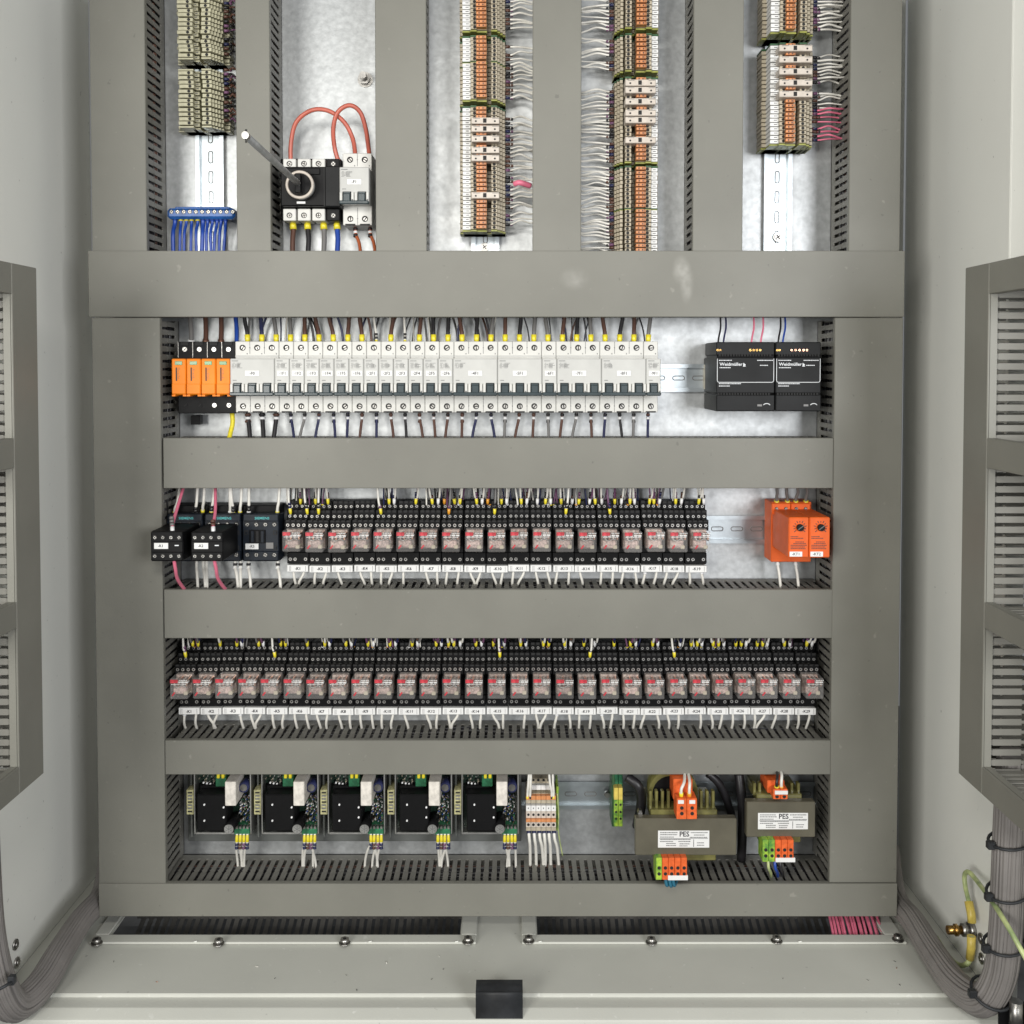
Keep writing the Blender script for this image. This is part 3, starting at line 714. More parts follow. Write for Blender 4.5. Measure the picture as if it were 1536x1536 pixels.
# ------------------------------------------------------------------ power supplies
def psu(x0, x1, label, big):
    zc = W(768, 565, 0.08)[2]; Xa = W(x0, 565, 0.085)[0]; Xb = W(x1, 565, 0.085)[0]
    t = thing('power_supply', label, 'power supply', ((Xa+Xb)/2, YB, zc), 'black power supplies')
    b = MB(); b.pb(x0, 536, x1, 590, 0.085, 0.005, 'psu', 0.001); b.pb(x0, 513, x1, 533, 0.076, 0.005, 'psu', 0.001)
    b.pb(x0, 592, x1, 617, 0.083, 0.005, 'psu', 0.001); b.pb(x0+1, 530, x1-1, 595, 0.072, 0.005, 'black')
    b.build('case', t)
    b = MB(); n_ = int((x1-x0)/4.4)
    for i in range(n_):
        b.pb(x0+4+i*4.2, 531.5, x0+6.5+i*4.2, 534.5, 0.0785, 0.07, 'hole', 0); b.pb(x0+2+i*4.2, 589.5, x0+4.6+i*4.2, 592.5, 0.0855, 0.07, 'hole', 0)
    b.build('vents', t, kind='stuff')
    b = MB(); A = W(x0+1.5, 538, 0.0853); C = W(x1-1.5, 573.5, 0.0853); r = 0.0022
    pts = [(A[0], A[2]), (A[0], C[2]+r), (A[0]+r*0.3, C[2]+r*0.3), (A[0]+r, C[2]), (C[0]-r, C[2]), (C[0]-r*0.3, C[2]+r*0.3), (C[0], C[2]+r), (C[0], A[2])]
    b.tube([(p[0], YB-0.0853, p[1]) for p in pts], 0.00045, 'white_ink', 5); b.build('printed_frame', t)
    text(t, 'Weidmüller', x0+5, 546.5, 0.0854, 0.0053, 'white_ink', 'lettering', 'LEFT', 1.05)
    bb = MB(); k0 = x0+40.5
    for i in range(3): bb.pb(k0+i*1.2, 544.5+i, k0+1.0+i*1.2, 549-i*0.4, 0.0854, 0.0849, 'white_ink', 0)
    bb.pb(k0-0.5, 549, k0+3.5, 549.8, 0.0854, 0.0849, 'white_ink', 0); bb.build('logo', t)
    rr = random.Random(int(x0)); b = MB()
    for (xa, xb, y) in ((4, 22, 540.5), (5, 21, 551.5), (x1-x0-26, x1-x0-3, 540.5), (x1-x0-22, x1-x0-10, 548), (4, 36, 575.5), (4, 20, 579)):
        x = x0+xa
        while x < x0+xb:
            w_ = rr.uniform(0.8, 2.2); b.pb(x, y-0.6, x+w_, y+0.6, 0.0854, 0.0849, 'white_ink', 0); x += w_+0.6
    b.build('print', t)
    for x in ((1076, 1080, 1125, 1130, 1135, 1140) if big else (1161.5+4, 1169, 1187, 1193, 1199, 1205, 1210)):
        screw(t, x, 525, 0.0765, 0.0019, rr.uniform(0, 3), m='copper' if (not big and x > 1180) else 'brass')
    p = W(x1-(12 if big else 11), 607.5, 0.083); b = MB()
    b.tube([(p[0]+0.0042*cos(a), YB-0.0833, p[2]+0.003*sin(a)-0.0012) for a in [pi*k/8 for k in range(1, 8)]], 0.0006, 'white_ink', 5)
    b.pb(x1-26, 606.5, x1-19, 609.5, 0.0833, 0.082, 'w_grey', 0); b.build('voltage_dial', t)
psu(1074.5, 1162, 'larger black power supply with white framed print', True)
psu(1163.5, 1231.5, 'smaller black power supply beside the right-hand duct', False)
for i, (x, m) in enumerate(((1078, 'w_black'), (1086, 'w_darkblue'), (1128, 'w_pink'), (1142, 'w_pink'), (1168, 'w_black'), (1175, 'w_blue'))):
    wire([(x-2, 524, 0.07), (x, 507, 0.066), (x+3, 490, 0.058), (x+2, 468, 0.05)], 0.0011, m, f'{WN[m]} thin wire above the power supplies, {nth(i+1)} from left', None, None, 'thin wires above the power supplies')
# end clamp left of the large supply
t = thing('end_clamp', 'grey end clamp on the rail left of the large power supply', 'clamp', W(1057, 567, 0)); b = MB(); b.pb(1057, 547, 1062, 584, 0.014, 0.002, 'beige'); b.build('clamp_body', t)

# ------------------------------------------------------------------ relays
def relay_proto():
    cxp = 768; Xc = 0.0
    t = thing('relay_module', 'x', 'relay', (Xc, YB, W(768, 812, 0.033)[2]), 'plug-in relays in black sockets')
    w2 = 0.01335
    def sl(y0, y1, h, hb, m, b, ww=w2, c=0.0006):
        a = W(768, y0, h)[2]; d = W(768, y1, h)[2]; b.box(-ww, ww, YB-h, YB-hb, d, a, m, c)
    b = MB()
    sl(751, 846, 0.026, 0.007, 'socket', b); sl(751, 766, 0.032, 0.02, 'socket', b)
    sl(765, 781, 0.042, 0.02, 'socket', b); sl(780, 796, 0.054, 0.02, 'socket', b)
    sl(829, 846, 0.042, 0.02, 'socket', b); sl(795, 830, 0.038, 0.02, 'socket', b)
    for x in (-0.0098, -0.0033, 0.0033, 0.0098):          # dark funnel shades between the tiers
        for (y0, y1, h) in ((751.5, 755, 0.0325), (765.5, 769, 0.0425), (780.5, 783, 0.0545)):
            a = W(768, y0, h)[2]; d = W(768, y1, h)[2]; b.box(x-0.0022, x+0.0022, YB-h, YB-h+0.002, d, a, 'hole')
    b.build('socket', t)
    b = MB()
    def sc(x, y, h, r=0.00175):
        z = W(768, y, h)[2]; p = (x, 0, z); a = random.uniform(0, 3)
        b.cyl(p, r, YB-h-0.0004, YB-h+0.001, 'screw', 10); b.cyl(p, r*0.55, YB-h-0.0006, YB-h, 'hole', 6)
    for x in (-0.0098, -0.0033, 0.0033, 0.0098): sc(x, 759.5, 0.032); sc(x, 774.5, 0.042); sc(x, 788, 0.054, 0.0020)
    for x in (-0.0095, -0.0035, 0.0093): sc(x, 839, 0.042, 0.0020)
    b.build('terminal_screws', t, kind='stuff')
    # plug-in relay under its clear cover
    z0 = W(768, 828.5, 0.081)[2]; z1_ = W(768, 797, 0.081)[2]; rw = 0.0107
    b = MB(); b.box(-rw+0.001, rw-0.001, YB-0.060, YB-0.036, z0+0.001, z1_-0.001, 'relay_frame', 0.0006)
    b.box(-rw+0.0018, rw-0.004, YB-0.074, YB-0.060, z0+0.004, z0+0.0135, 'relay_coil', 0.001)
    b.tube([(-0.0052, YB-0.071, z0+0.0055), (-0.0052, YB-0.071, z0+0.012)], 0.0035, 'relay_coil', 10)
    for k in range(4):
        x = -0.0072+k*0.0048
        b.box(x, x+0.0022, YB-0.0775, YB-0.060, z0+0.0145, z1_-0.0035, 'copper' if k % 2 else 'relay_frame', 0.0003)
        b.box(x-0.0008, x+0.0030, YB-0.078, YB-0.072, z0+0.0185, z0+0.0205, 'tag', 0.0003)
    b.box(0.0035, 0.0085, YB-0.075, YB-0.060, z0+0.003, z0+0.0075, 'beige', 0.0008)
    b.tube([(-0.009, YB-0.078, z0+0.0155), (-0.002, YB-0.079, z0+0.0135), (0.003, YB-0.078, z0+0.016), (0.009, YB-0.078, z0+0.0135)], 0.0006, 'screw', 5)
    b.build('mechanism', t)
    b = MB(); b.box(-rw, rw, YB-0.081, YB-0.054, z0, z1_, 'clear', 0.0012); cv = b.build('clear_cover', t)
    b = MB(); b.box(-rw+0.0006, -rw+0.0100, YB-0.0818, YB-0.0812, z1_-0.0054, z1_-0.0012, 'relay_red', 0.0002); b.build('red_flag', t)
    b = MB(); b.hexa((-0.0062, YB-0.0815, z0+0.0065), (0.6, 0, 0.8), (-0.8, 0, 0.6), (0, 1, 0), -0.0026, 0.0026, -0.0009, 0.0009, -0.0003, 0.0003, 'relay_red'); b.build('red_pointer', t)
    b = MB()
    rr = random.Random(5)
    for k in range(3):
        zz_ = z1_-0.0022-k*0.0024; x = -rw+0.0118 if k < 2 else -rw+0.002
        while x < rw-0.0015:
            w_ = rr.uniform(0.0006, 0.0016); b.box(x, x+w_, YB-0.0814, YB-0.0811, zz_-0.0004, zz_+0.0003, 'tag'); x += w_+0.0006
    b.build('print', t)
    b = MB(); a = W(768, 845.5, 0.033)[2]; d = W(768, 855.5, 0.033)[2]
    b.box(-w2+0.0006, w2-0.0004, YB-0.0445, YB-0.028, d, a, 'tag', 0.0004)
    for k in (-0.0100, -0.0085, 0.0098): b.box(k, k+0.0003, YB-0.0448, YB-0.0444, d+0.001, a-0.001, 'ink_soft')
    b.build('label_tag', t)
    return t, (a+d)/2
RP, ztag = relay_proto()
RO = list(RP['_o'])
def place_relays(x_first, x_last, n, ydelta_px, word, pre):
    # positions measured on the label tags
    hT = 0.0445
    Xa = W(x_first, 850+ydelta_px, hT-0.0115)[0]; Xb = W(x_last, 850+ydelta_px, hT-0.0115)[0]
    dz = W(768, 1033, 0.081)[2]-W(768, 812.5, 0.081)[2] if ydelta_px else 0
    out = []
    for i in range(n):
        X = Xa+(Xb-Xa)*i/(n-1)
        lab = f'{nth(i+1)} relay from the left in the {word} relay row'
        r = dup(RP, (X+rnd.uniform(-0.0003, 0.0003), YB, RO[2]+dz+rnd.uniform(-0.0004, 0.0004)), lab); r.rotation_euler = (0, rnd.uniform(-0.008, 0.008), 0)
        for ch in r.children:
            if ch.name.startswith('label_tag'): ch.location = (rnd.uniform(-0.0003, 0.0003), 0, rnd.uniform(-0.0005, 0.0005)); ch.rotation_euler = (0, rnd.uniform(-0.012, 0.012)*0, 0)
            if ch.name.startswith(('mechanism', 'clear_cover')): ch.location = (rnd.uniform(-0.0002, 0.0002), rnd.uniform(-0.0006, 0), rnd.uniform(-0.0003, 0.0003))
        tt = '%s%d' % (pre, i+1)
        o = text(r, tt, 768, 500, 0, 0.0050, 'ink', 'lettering'); o.location = (0.0004, -0.0450, ztag-RO[2])
        out.append(X)
    return out, dz
R2, _ = place_relays(449.5, 1041.5, 19, 0, 'upper', '-K')
R3, DZ3 = place_relays(287, 1204.5, 29, 215, 'lower', '-K')
def rm_tree(o):
    for c in list(o.children): rm_tree(c)
    bpy.data.objects.remove(o)
rm_tree(RP)
def zrow(y, h, dz): return W(768, y, h)[2]+dz
# wires above relays: (x px at first tier, tier, ferrule colour, wire colour)
cnt = [0]
def relay_wire(X, tier, fm, wm, row, dz, ytop, k):
    h = (0.035, 0.045, 0.057)[tier]; y = (757, 772, 786)[tier]
    z = zrow(y, h, dz)
    j = rnd.uniform(-0.003, 0.003)
    zt = W(768, ytop, 0.05)[2]
    P = [(X, YB-h-0.0015, z+0.0005), (X+j*0.3, YB-h-0.004, z+0.009), (X+j, YB-h-0.006, (z*0.45+zt*0.55)), (X+j*1.8, YB-0.050, zt+0.012)]
    fn = {'fer_yellow': 'yellow', 'fer_white': 'white', 'fer_orange': 'orange'}[fm]
    wire3(P, 0.00135, wm, f'{WN[wm]} wire with {fn} ferrule, {nth(k)} from left above {row} relays', 0.0078, fm, f'wires above the {row} relays', (rnd.choice(['w_black', 'w_darkblue', 'w_brown', 'w_purple', 'w_black']), rnd.choice([1, 2, 2])), fr=0.0020)
up = [(438.3,1,'y'),(450.6,0,'y'),(463.3,1,'y'),(473,0,'n'),(480,1,'y'),(491.9,0,'y'),(573,1,'y'),(583.5,0,'y'),(591,0,'w'),(623.5,0,'y'),(648.5,0,'y'),(657,0,'w'),(666.5,0,'o'),(673.8,1,'o'),(681.9,0,'y'),(689.8,0,'y'),(715.2,0,'y'),(723,0,'w'),(731.5,0,'o'),(742,1,'y'),(752,0,'y'),(760,0,'w'),(782,0,'y'),(790,0,'w'),(806,0,'w'),(818,0,'y'),(826,0,'w'),(842,0,'y'),(848,1,'y'),(858,0,'w'),(868,0,'y'),(884,0,'w'),(893,0,'y'),(903,0,'w'),(914,1,'y'),(922,0,'y'),(932,0,'w'),(945,0,'y'),(952,0,'w'),(974,0,'y'),(981,0,'y'),(989,0,'w'),(1013.7,0,'y'),(1022,0,'w'),(1048,0,'y'),(1056,0,'w')]
for k, (x, tr, c) in enumerate(up):
    X = W(x, 765, 0.038)[0]
    relay_wire(X, tr, {'y': 'fer_yellow', 'w': 'fer_white', 'o': 'fer_orange', 'n': 'fer_yellow'}[c], rnd.choice(['w_white', 'w_white', 'w_white', 'w_purple', 'w_grey']), 'upper', 0, 733, k+1)
def clutter(xs_, yt, dz, n):
    for k in range(n):
        x = rnd.choice(xs_)+rnd.uniform(-9, 9); X = W(x, 765+dz, 0.03)[0]; z = W(768, 757, 0.030)[2]+(DZ3 if dz else 0)
        zt = W(768, yt, 0.03)[2]; j = rnd.uniform(-0.006, 0.006); h = rnd.uniform(0.022, 0.034); m = rnd.choice(['w_white', 'w_white', 'w_purple', 'w_black', 'w_darkblue', 'w_grey'])
        S = smooth([(X, YB-h, z), (X+j*0.2, YB-h-0.002, z*0.6+zt*0.4), (X+j, YB-h-0.003, zt+0.01)], 4)
        SMALL.tube(S, rnd.uniform(0.0009, 0.0013), m, 6)
        if rnd.random() < 0.5: SMALL.tube([S[0], S[1]], 0.0018, rnd.choice(['w_black', 'w_purple', 'fer_orange', 'fer_yellow', 'fer_white']), 6)
for i in range(46):
    X = X0+rnd.uniform(-0.5, 28.5)*PIT; zt = W(768, 470, 0.03)[2]; z = W(768, 512, 0.02)[2]; j = rnd.uniform(-0.012, 0.012); h = rnd.uniform(0.010, 0.026)
    SMALL.tube(smooth([(X, YB-h, z-0.01), (X+j*0.3, YB-h, z+0.014), (X+j, YB-h-0.004, zt)], 5), rnd.uniform(0.0009, 0.0017), rnd.choice(['w_black', 'w_black', 'w_brown', 'w_grey', 'w_darkblue', 'w_white']), 6)
clutter([u[0] for u in up], 733, 0, 120)
clutter([289, 330, 360, 395, 425, 490, 523, 556, 590, 622, 660, 681, 718, 750, 785, 819, 850, 884, 950, 983, 1015, 1046, 1078, 1112, 1144, 1181, 1214], 958, 1, 130)
k = 0; lo = []
for (x, tr, c) in ((282,1,'y'),(289,0,'y'),(297,0,'y'),(330,0,'y'),(355,0,'y'),(362,0,'w'),(388,0,'y'),(395,0,'w'),(415,1,'y'),(421,0,'y'),(428,0,'y'),(461,0,'y'),(487,0,'y'),(494,0,'w'),(519,0,'y'),(527,0,'w'),(552,0,'y'),(560,0,'w'),(585,0,'y'),(593,0,'w'),(618,0,'y'),(626,0,'w'),(654,0,'y'),(662,0,'w'),(673,0,'y'),(681,0,'y'),(690,0,'w'),(714,0,'y'),(722,0,'w'),(740,0,'y'),(750,1,'y'),(756,0,'w'),(781,0,'y'),(789,0,'w'),(815,0,'y'),(823,0,'y'),(847,0,'y'),(856,0,'w'),(876,0,'y'),(884,1,'y'),(892,0,'w'),(921,0,'y'),(945.5,0,'y'),(954,0,'w'),(979,0,'y'),(987,0,'w'),(1010,1,'y'),(1020,0,'w'),(1037,0,'y'),(1046,0,'y'),(1053,0,'w'),(1070,0,'y'),(1078,0,'y'),(1086,0,'w'),(1104,0,'y'),(1112,0,'y'),(1119,0,'w'),(1136,0,'y'),(1144,0,'y'),(1151,0,'w'),(1177,0,'y'),(1185,0,'w'),(1210,0,'y'),(1218,0,'w')):
    k += 1
    X = W(x, 975, 0.038)[0]
    relay_wire(X, tr, {'y': 'fer_yellow', 'w': 'fer_white'}[c], 'w_white' if tr else rnd.choice(['w_white', 'w_grey', 'w_purple', 'w_darkblue']), 'lower', DZ3, 958, k)
for row, RX, dz, yt in (('upper', R2, 0, 884), ('lower', R3, DZ3, 1111)):
    k = 0
    for i, X in enumerate(RX):
        for off in (-0.0068, 0.0075):
            if rnd.random() < 0.06: continue
            k += 1
            z = zrow(856, 0.036, dz)
            j = rnd.uniform(-0.004, 0.004)-off*rnd.choice([0, 0, 0.7])
            P = [(X+off, YB-0.034, z+0.004), (X+off+j*0.3, YB-0.037, z-0.005), (X+off+j, YB-0.033, z-0.016), (X+off+j*1.2, YB-0.020, z-0.032)]
            wire3(P, 0.00165, 'w_white', f'short white wire, {nth(k)} from left below the {row} relay tags', None, None, f'white wires below the {row} relays', ('w_brown', 2, 0.002) if rnd.random() < 0.12 else None)

# ------------------------------------------------------------------ contactors
def contactor(cx_, label, aux, k):
    X = W(cx_, 806, 0.06)[0]; t = thing('contactor', label, 'contactor', (X, YB, W(768, 806, 0.06)[2]), 'dark contactors left of the upper relays')
    x0, x1 = cx_-27.2, cx_+27.2
    b = MB(); b.pb(x0+1, 758, x1+1, 842, 0.035, 0.007, 'black', 0.0008); b.pb(x0, 773, x1, 842, 0.060, 0.03, 'blue_black', 0.0010)
    b.pb(x0+1, 771, x1-1, 782, 0.063, 0.05, 'blue_black', 0.0008); b.pb(x0+1, 827, x1-1, 841, 0.063, 0.05, 'blue_black', 0.0008)
    for x in (x0+5.5, x1-5.5):
        for y in (799, 822): b.pb(x-3, y-3.5, x+3, y+3.5, 0.0605, 0.055, 'hole', 0); b.pb(x-1.5, y-1.5, x+1.8, y+1.5, 0.0615, 0.055, 'blue_black', 0)
    b.build('housing', t)
    for i in range(4):
        x = x0+7+i*13.5
        for y in (786.5, 832): screw(t, x, y, 0.0632 if y > 800 else 0.0607, 0.0030, rnd.uniform(0, 3))
    text(t, 'SIEMENS', cx_+2, 777.5, 0.0633, 0.0042, 'teal_ink', 'lettering', 'CENTER', 1.15)
    if not aux:
        b = MB(); b.pb(cx_-17, 795, cx_+7, 815, 0.0615, 0.059, 'black', 0.0004)
        for i in range(3): b.pb(cx_-15+i*7.5, 796.5, cx_-10.5+i*7.5, 814, 0.0635, 0.06, 'blue_black' if i != 1 else 'hole', 0.0003)
        b.build('slider_window', t)
        b = MB(); b.pb(cx_-23, 815.5, cx_-3.5, 824, 0.0625, 0.06, 'tag', 0.0002); b.build('label_tag', t)
        text(t, '-K3', cx_-13, 819.7, 0.0627, 0.0042, 'ink')
        b = MB(); b.pb(cx_+8, 814, cx_+19, 823, 0.0612, 0.06, 'w_grey', 0); b.build('rating_plate', t)
    else:
        ax = 768-(768-cx_)*(1.24/1.176); r0, r1 = ax-24.3, ax+24.3; h = 0.124
        b = MB(); b.pb(r0, 797+k, r1, 842, h, 0.06, 'black', 0.0012)
        b.pb(r0+1, 797.5+k, r1-1, 813, h+0.002, 0.10, 'black', 0.0008); b.pb(r0+1, 828, r1-1, 841, h+0.002, 0.10, 'black', 0.0008)
        a = b.build('auxiliary_block', t)
        for i in range(4):
            for y in (806, 834): screw(a, r0+6+i*12.1, y, h+0.0022, 0.0025, rnd.uniform(0, 3), m='steel')
        b = MB(); b.pb(r0+5, 814.5, r0+26, 823.5, h+0.0012, h-0.001, 'tag', 0.0002); b.build('label_tag', a)
        text(a, '-K%d' % (k+1), r0+15, 819, h+0.0014, 0.0042, 'ink')
        b = MB(); b.pb(r0+36, 817.5, r0+42, 819, h+0.0006, h-0.001, 'white_ink', 0); b.build('print', a)
contactor(277, 'leftmost dark contactor with a protruding black auxiliary block', True, 0)
contactor(334, 'middle dark contactor with a protruding black auxiliary block', True, 1)
contactor(391, 'dark contactor without auxiliary block, beside the first upper relay', False, 2)
cw = [(262, 771, 0.045, 'w_white', 271), (293, 772, 0.045, 'w_white', 297), (304, 768, 0.045, 'w_white', 307), (317, 770, 0.045, 'w_white', 322), (345, 770, 0.045, 'w_white', 345), (349.5, 771, 0.045, 'w_white', 346), (360, 770, 0.045, 'w_white', 363), (373, 770, 0.045, 'w_white', 374), (416, 770, 0.045, 'w_white', 420)]
for i, (x, y, h, m, xt) in enumerate(cw):
    wire([(x, y+3, h), (x+0.3, y-8, h+0.004), ((x+xt)/2, 752, 0.05), (xt, 722, 0.05)], 0.0018, m, f'white wire entering the contactors from above, {nth(i+1)} from left', 0.006, ('fer_yellow', 'fer_white')[i % 3 == 1], 'white wires above the contactors', ('w_black', 2) if i % 2 else None)
for i, (x, xt) in enumerate(((259, 277), (320, 323))):
    wire([(x, 799, 0.118), (x, 787, 0.112), (x+(6 if i == 0 else 3), 765, 0.085), (xt, 725, 0.05)], 0.0019, 'w_pink', f'pink wire rising from the {("leftmost","middle")[i]} contactor', 0.007, 'fer_white', 'pink wires rising from contactors', ('w_brown', 2) if i else ('w_grey', 3))
    wire([(x+(2 if i == 0 else 1), 838, 0.118), (x+4, 852, 0.112), (x+8, 870, 0.095), (xt+(6 if i == 0 else 22), 892, 0.060)], 0.0021, 'w_pink', f'pink wire dropping from the {("leftmost","middle")[i]} contactor', None, None, 'pink wires dropping from contactors')
for i, (x, xb) in enumerate(((295, 297), (305, 309), (310, 311), (353, 358), (361, 361), (373, 377), (417, 422))):
    wire([(x, 841, 0.040), (x, 852, 0.042), ((x+xb)/2, 865, 0.05), (xb, 895, 0.05)], 0.0019, 'w_white', f'white wire dropping from the contactors, {nth(i+1)} from left', None, None, 'white wires below the contactors', ('w_black', 2, 0.003) if i > 2 else None)

# ------------------------------------------------------------------ orange timer relays
for i, (x0, x1) in enumerate(((1183, 1213.3), (1214.2, 1245))):
    h = 0.115; X = W((x0+x1)/2, 806, h)[0]
    t = thing('monitoring_relay', f'orange dial relay by the right duct, {("left","right")[i]} one of the pair', 'relay', (X, YB, W(768, 800, 0.05)[2]), 'orange dial relays')
    b = MB(); b.pb(x0, 776, x1, 836.5, h, 0.035, 'orange_relay', 0.0011)
    bx0 = 768+(x0-768)*1.185/1.265; bx1 = 768+(x1-768)*1.185/1.265
    b.pb(bx0, 753, bx1+2, 843, 0.040, 0.006, 'orange_relay', 0.0008); b.pb(bx0+1, 755, bx1+1, 772, 0.047, 0.03, 'orange_relay', 0.0010)
    b.build('housing', t)
    screw(t, (bx0+bx1)/2-6, 763, 0.0475, 0.0020, 0.4, m='steel'); screw(t, (bx0+bx1)/2+8, 763, 0.0475, 0.0020, 1.4, m='steel')
    kc = ((x0+x1)/2+1.5, 791); p = W(kc[0], kc[1], h)
    b = MB(); b.cyl(p, 0.0040, YB-h-0.004, YB-h, 'black', 18)
    b.hexa((p[0], YB-h-0.0041, p[2]), (0.8, 0, 0.6), (-0.6, 0, 0.8), (0, 1, 0), -0.0035, 0.0035, -0.0005, 0.0005, -0.0002, 0.0005, 'ink_soft'); b.build('dial', t)
    b = MB()
    for k in range(11):
        a = radians(-130+k*26)+pi/2
        b.hexa((p[0], YB-h-0.0002, p[2]), (cos(a), 0, sin(a)), (-sin(a), 0, cos(a)), (0, 1, 0), 0.0056, 0.0074 if k % 2 else 0.0082, -0.0004, 0.0004, -0.0001, 0.0004, 'ink')
    b.build('dial_scale', t)
    b = MB(); rr = random.Random(i+3)
    for y, a, c in ((805, 3, 14), (807.5, 3, 20), (813, 10, 22), (815.5, 7, 24), (818, 3, 25), (820.5, 3, 23), (823, 3, 25)):
        x = x0+a
        while x < x0+c: w_ = rr.uniform(0.8, 2.4); b.pb(x, y-0.6, x+w_, y+0.6, h+0.0002, h-0.0005, 'ink', 0); x += w_+0.5
    b.build('print', t)
    b = MB(); b.pb(x0+1.5, 827.5, x0+20.5, 835, h+0.0006, h-0.001, 'tag', 0.0002); b.build('label_tag', t)
    text(t, '-KT%d' % (i+1), x0+11, 831.3, h+0.0008, 0.0045, 'ink')
for i, x in enumerate((1165, 1181, 1194, 1209)):
    wire([(x, 758, 0.035), (x, 747, 0.04), (x+rnd.uniform(-4, 4), 738, 0.045), (x, 722, 0.05)], 0.0019, 'w_grey', f'grey wire above the orange dial relays, {nth(i+1)} from left', 0.007, 'fer_yellow', 'grey wires above the orange dial relays', fr=0.0030)
for i, x in enumerate((1166, 1193)):
    wire([(x, 838, 0.035), (x+1, 850, 0.038), (x+3, 862, 0.04), (x+6, 892, 0.05)], 0.0018, 'w_white', f'white wire below the {("left","right")[i]} orange dial relay', None, None, 'white wires below the orange dial relays', ('w_brown', 2, 0.001))

# ------------------------------------------------------------------ terminal columns
def strip(label, xs, sections, mirror, cat='terminal strip', caps=(), pitch=6.3, style='orange', group='upright terminal columns'):
    """xs: dict of px columns; sections: (y0,y1) px runs; caps: y px of lever caps"""
    Xm = W((xs['a']+xs['b'])/2, 200, 0.05)[0]
    out = []
    # one slice centred on z of py=200
    z0 = W(768, 200, 0.05)[2]; hp = 0.5*pitch*1.25/F*(0.74 if style == 'cream' else 0.82)
    def bx(b, x0, x1, h, hb, m, sh=1.0, c=0.0003):
        A = W(x0, 200, h)[0]; B = W(x1, 200, h)[0]; b.box(A, B, YB-h, YB-hb, z0-hp*sh, z0+hp*sh, m, c)
    sl = MB()
    for (x0, x1, h, m) in xs['prof']: bx(sl, x0, x1, h, 0.008, m)
    for (x, h) in xs['holes']:
        p = W(x, 200, h); sl.cyl((p[0], 0, z0), 0.0019, YB-h-0.0003, YB-h+0.001, 'hole', 8)
    for (x, h) in xs.get('marks', ()):
        p = W(x, 200, h); sl.box(p[0]-0.0018, p[0]+0.0018, YB-h-0.0002, YB-h, z0-0.0005, z0+0.0005, 'ink_soft')
    oa = MB()
    for (x0, x1, h, m) in xs.get('lev', ()): bx(oa, x0, x1, h, h-0.012, m, 0.82)
    for (x0, x1, h, m) in xs.get('lev', ()):
        for fx in (0.22, 0.62):
            A = W(x0+(x1-x0)*fx, 200, h)[0]; oa.box(A, A+0.0016, YB-h-0.0002, YB-h+0.001, z0-hp*0.5, z0+hp*0.45, 'w_brown')
        A = W(x1-2.2, 200, h)[0]; oa.box(A, A+0.0005, YB-h-0.0002, YB-h+0.001, z0-hp*0.8, z0+hp*0.8, 'w_brown')
    for si, (y0, y1, lab) in enumerate(sections):
        n = max(1, round((y1-y0)/pitch))
        zt = W(768, y0, 0.055)[2]; zb = W(768, y1, 0.055)[2]; pz = (zt-zb)/n
        t = thing('terminal_strip', lab, cat, (Xm, YB, (zt+zb)/2), group)
        me = me2 = None
        for i in range(n):
            zc = zt-pz*(i+0.5)
            if me is None:
                o = sl.build('terminal_block', None); me = o.data
                for v in me.vertices: v.co = (v.co[0]-Xm, v.co[1]-YB, v.co[2]-z0)
            else:
                o = bpy.data.objects.new('terminal_block', me); COL.objects.link(o)
            o.parent = t; jj = 0.0010 if style == 'cream' else 0.0003; o.location = (rnd.uniform(-jj, jj)+(0.0009 if style == 'cream' and i % 4 == 3 else 0), rnd.uniform(-0.0005, 0.0005)-(0.0022 if style == 'cream' and i % 4 == 3 else 0), zc-(zt+zb)/2)
            if xs.get('lev'):
                if me2 is None:
                    q = oa.build('disconnect_lever', None); me2 = q.data
                    for v in me2.vertices: v.co = (v.co[0]-Xm, v.co[1]-YB, v.co[2]-z0)
                else:
                    q = bpy.data.objects.new('disconnect_lever', me2); COL.objects.link(q)
                q.parent = o; q.location = (0, rnd.uniform(-0.0006, 0.0004), rnd.uniform(-0.0002, 0.0002))
        # end plate
        for (ze, gm) in ((zt+0.0012, 'green_dark' if style == 'orange' else 'cream'), (zb-0.0012, 'olive' if style == 'orange' else 'cream')):
            b = MB()
            for (x0, x1, h, m) in xs['prof']:
                A = W(x0, 200, h)[0]; B = W(x1, 200, h)[0]; b.box(A-0.0004, B+0.0004, YB-h+0.001, YB-0.0075, ze-0.0010, ze+0.0010, gm, 0.0003)
            b.build('end_plate', t)
        for cy in caps:
            if y0 <= cy < y1:
                za = W(768, cy-5, 0.074)[2]; zd = W(768, cy+4.5, 0.074)[2]; c0, c1 = xs['cap']
                A = W(c0, cy, 0.074)[0]; B = W(c1, cy, 0.074)[0]; b = MB()
                b.box(A, B, YB-0.074, YB-0.056, zd, za, 'beige_cap', 0.0007)
                mX = A+(B-A)*0.48; zm_ = (za+zd)/2
                b.box(mX-0.0020, mX+0.0020, YB-0.0744, YB-0.073, zm_-0.0026, zm_+0.0024, 'hole')
                for fx in (0.16, 0.84):
                    px_ = A+(B-A)*fx; b.cyl((px_, 0, zm_-0.0008), 0.0012, YB-0.0743, YB-0.073, 'hole', 6)
                    b.box(px_-0.003, px_+0.005, YB-0.0742, YB-0.073, zm_+0.0022, zm_+0.0027, 'ink_soft')
                cp = b.build('fuse_lever', t)
        out.append(t)
    return out
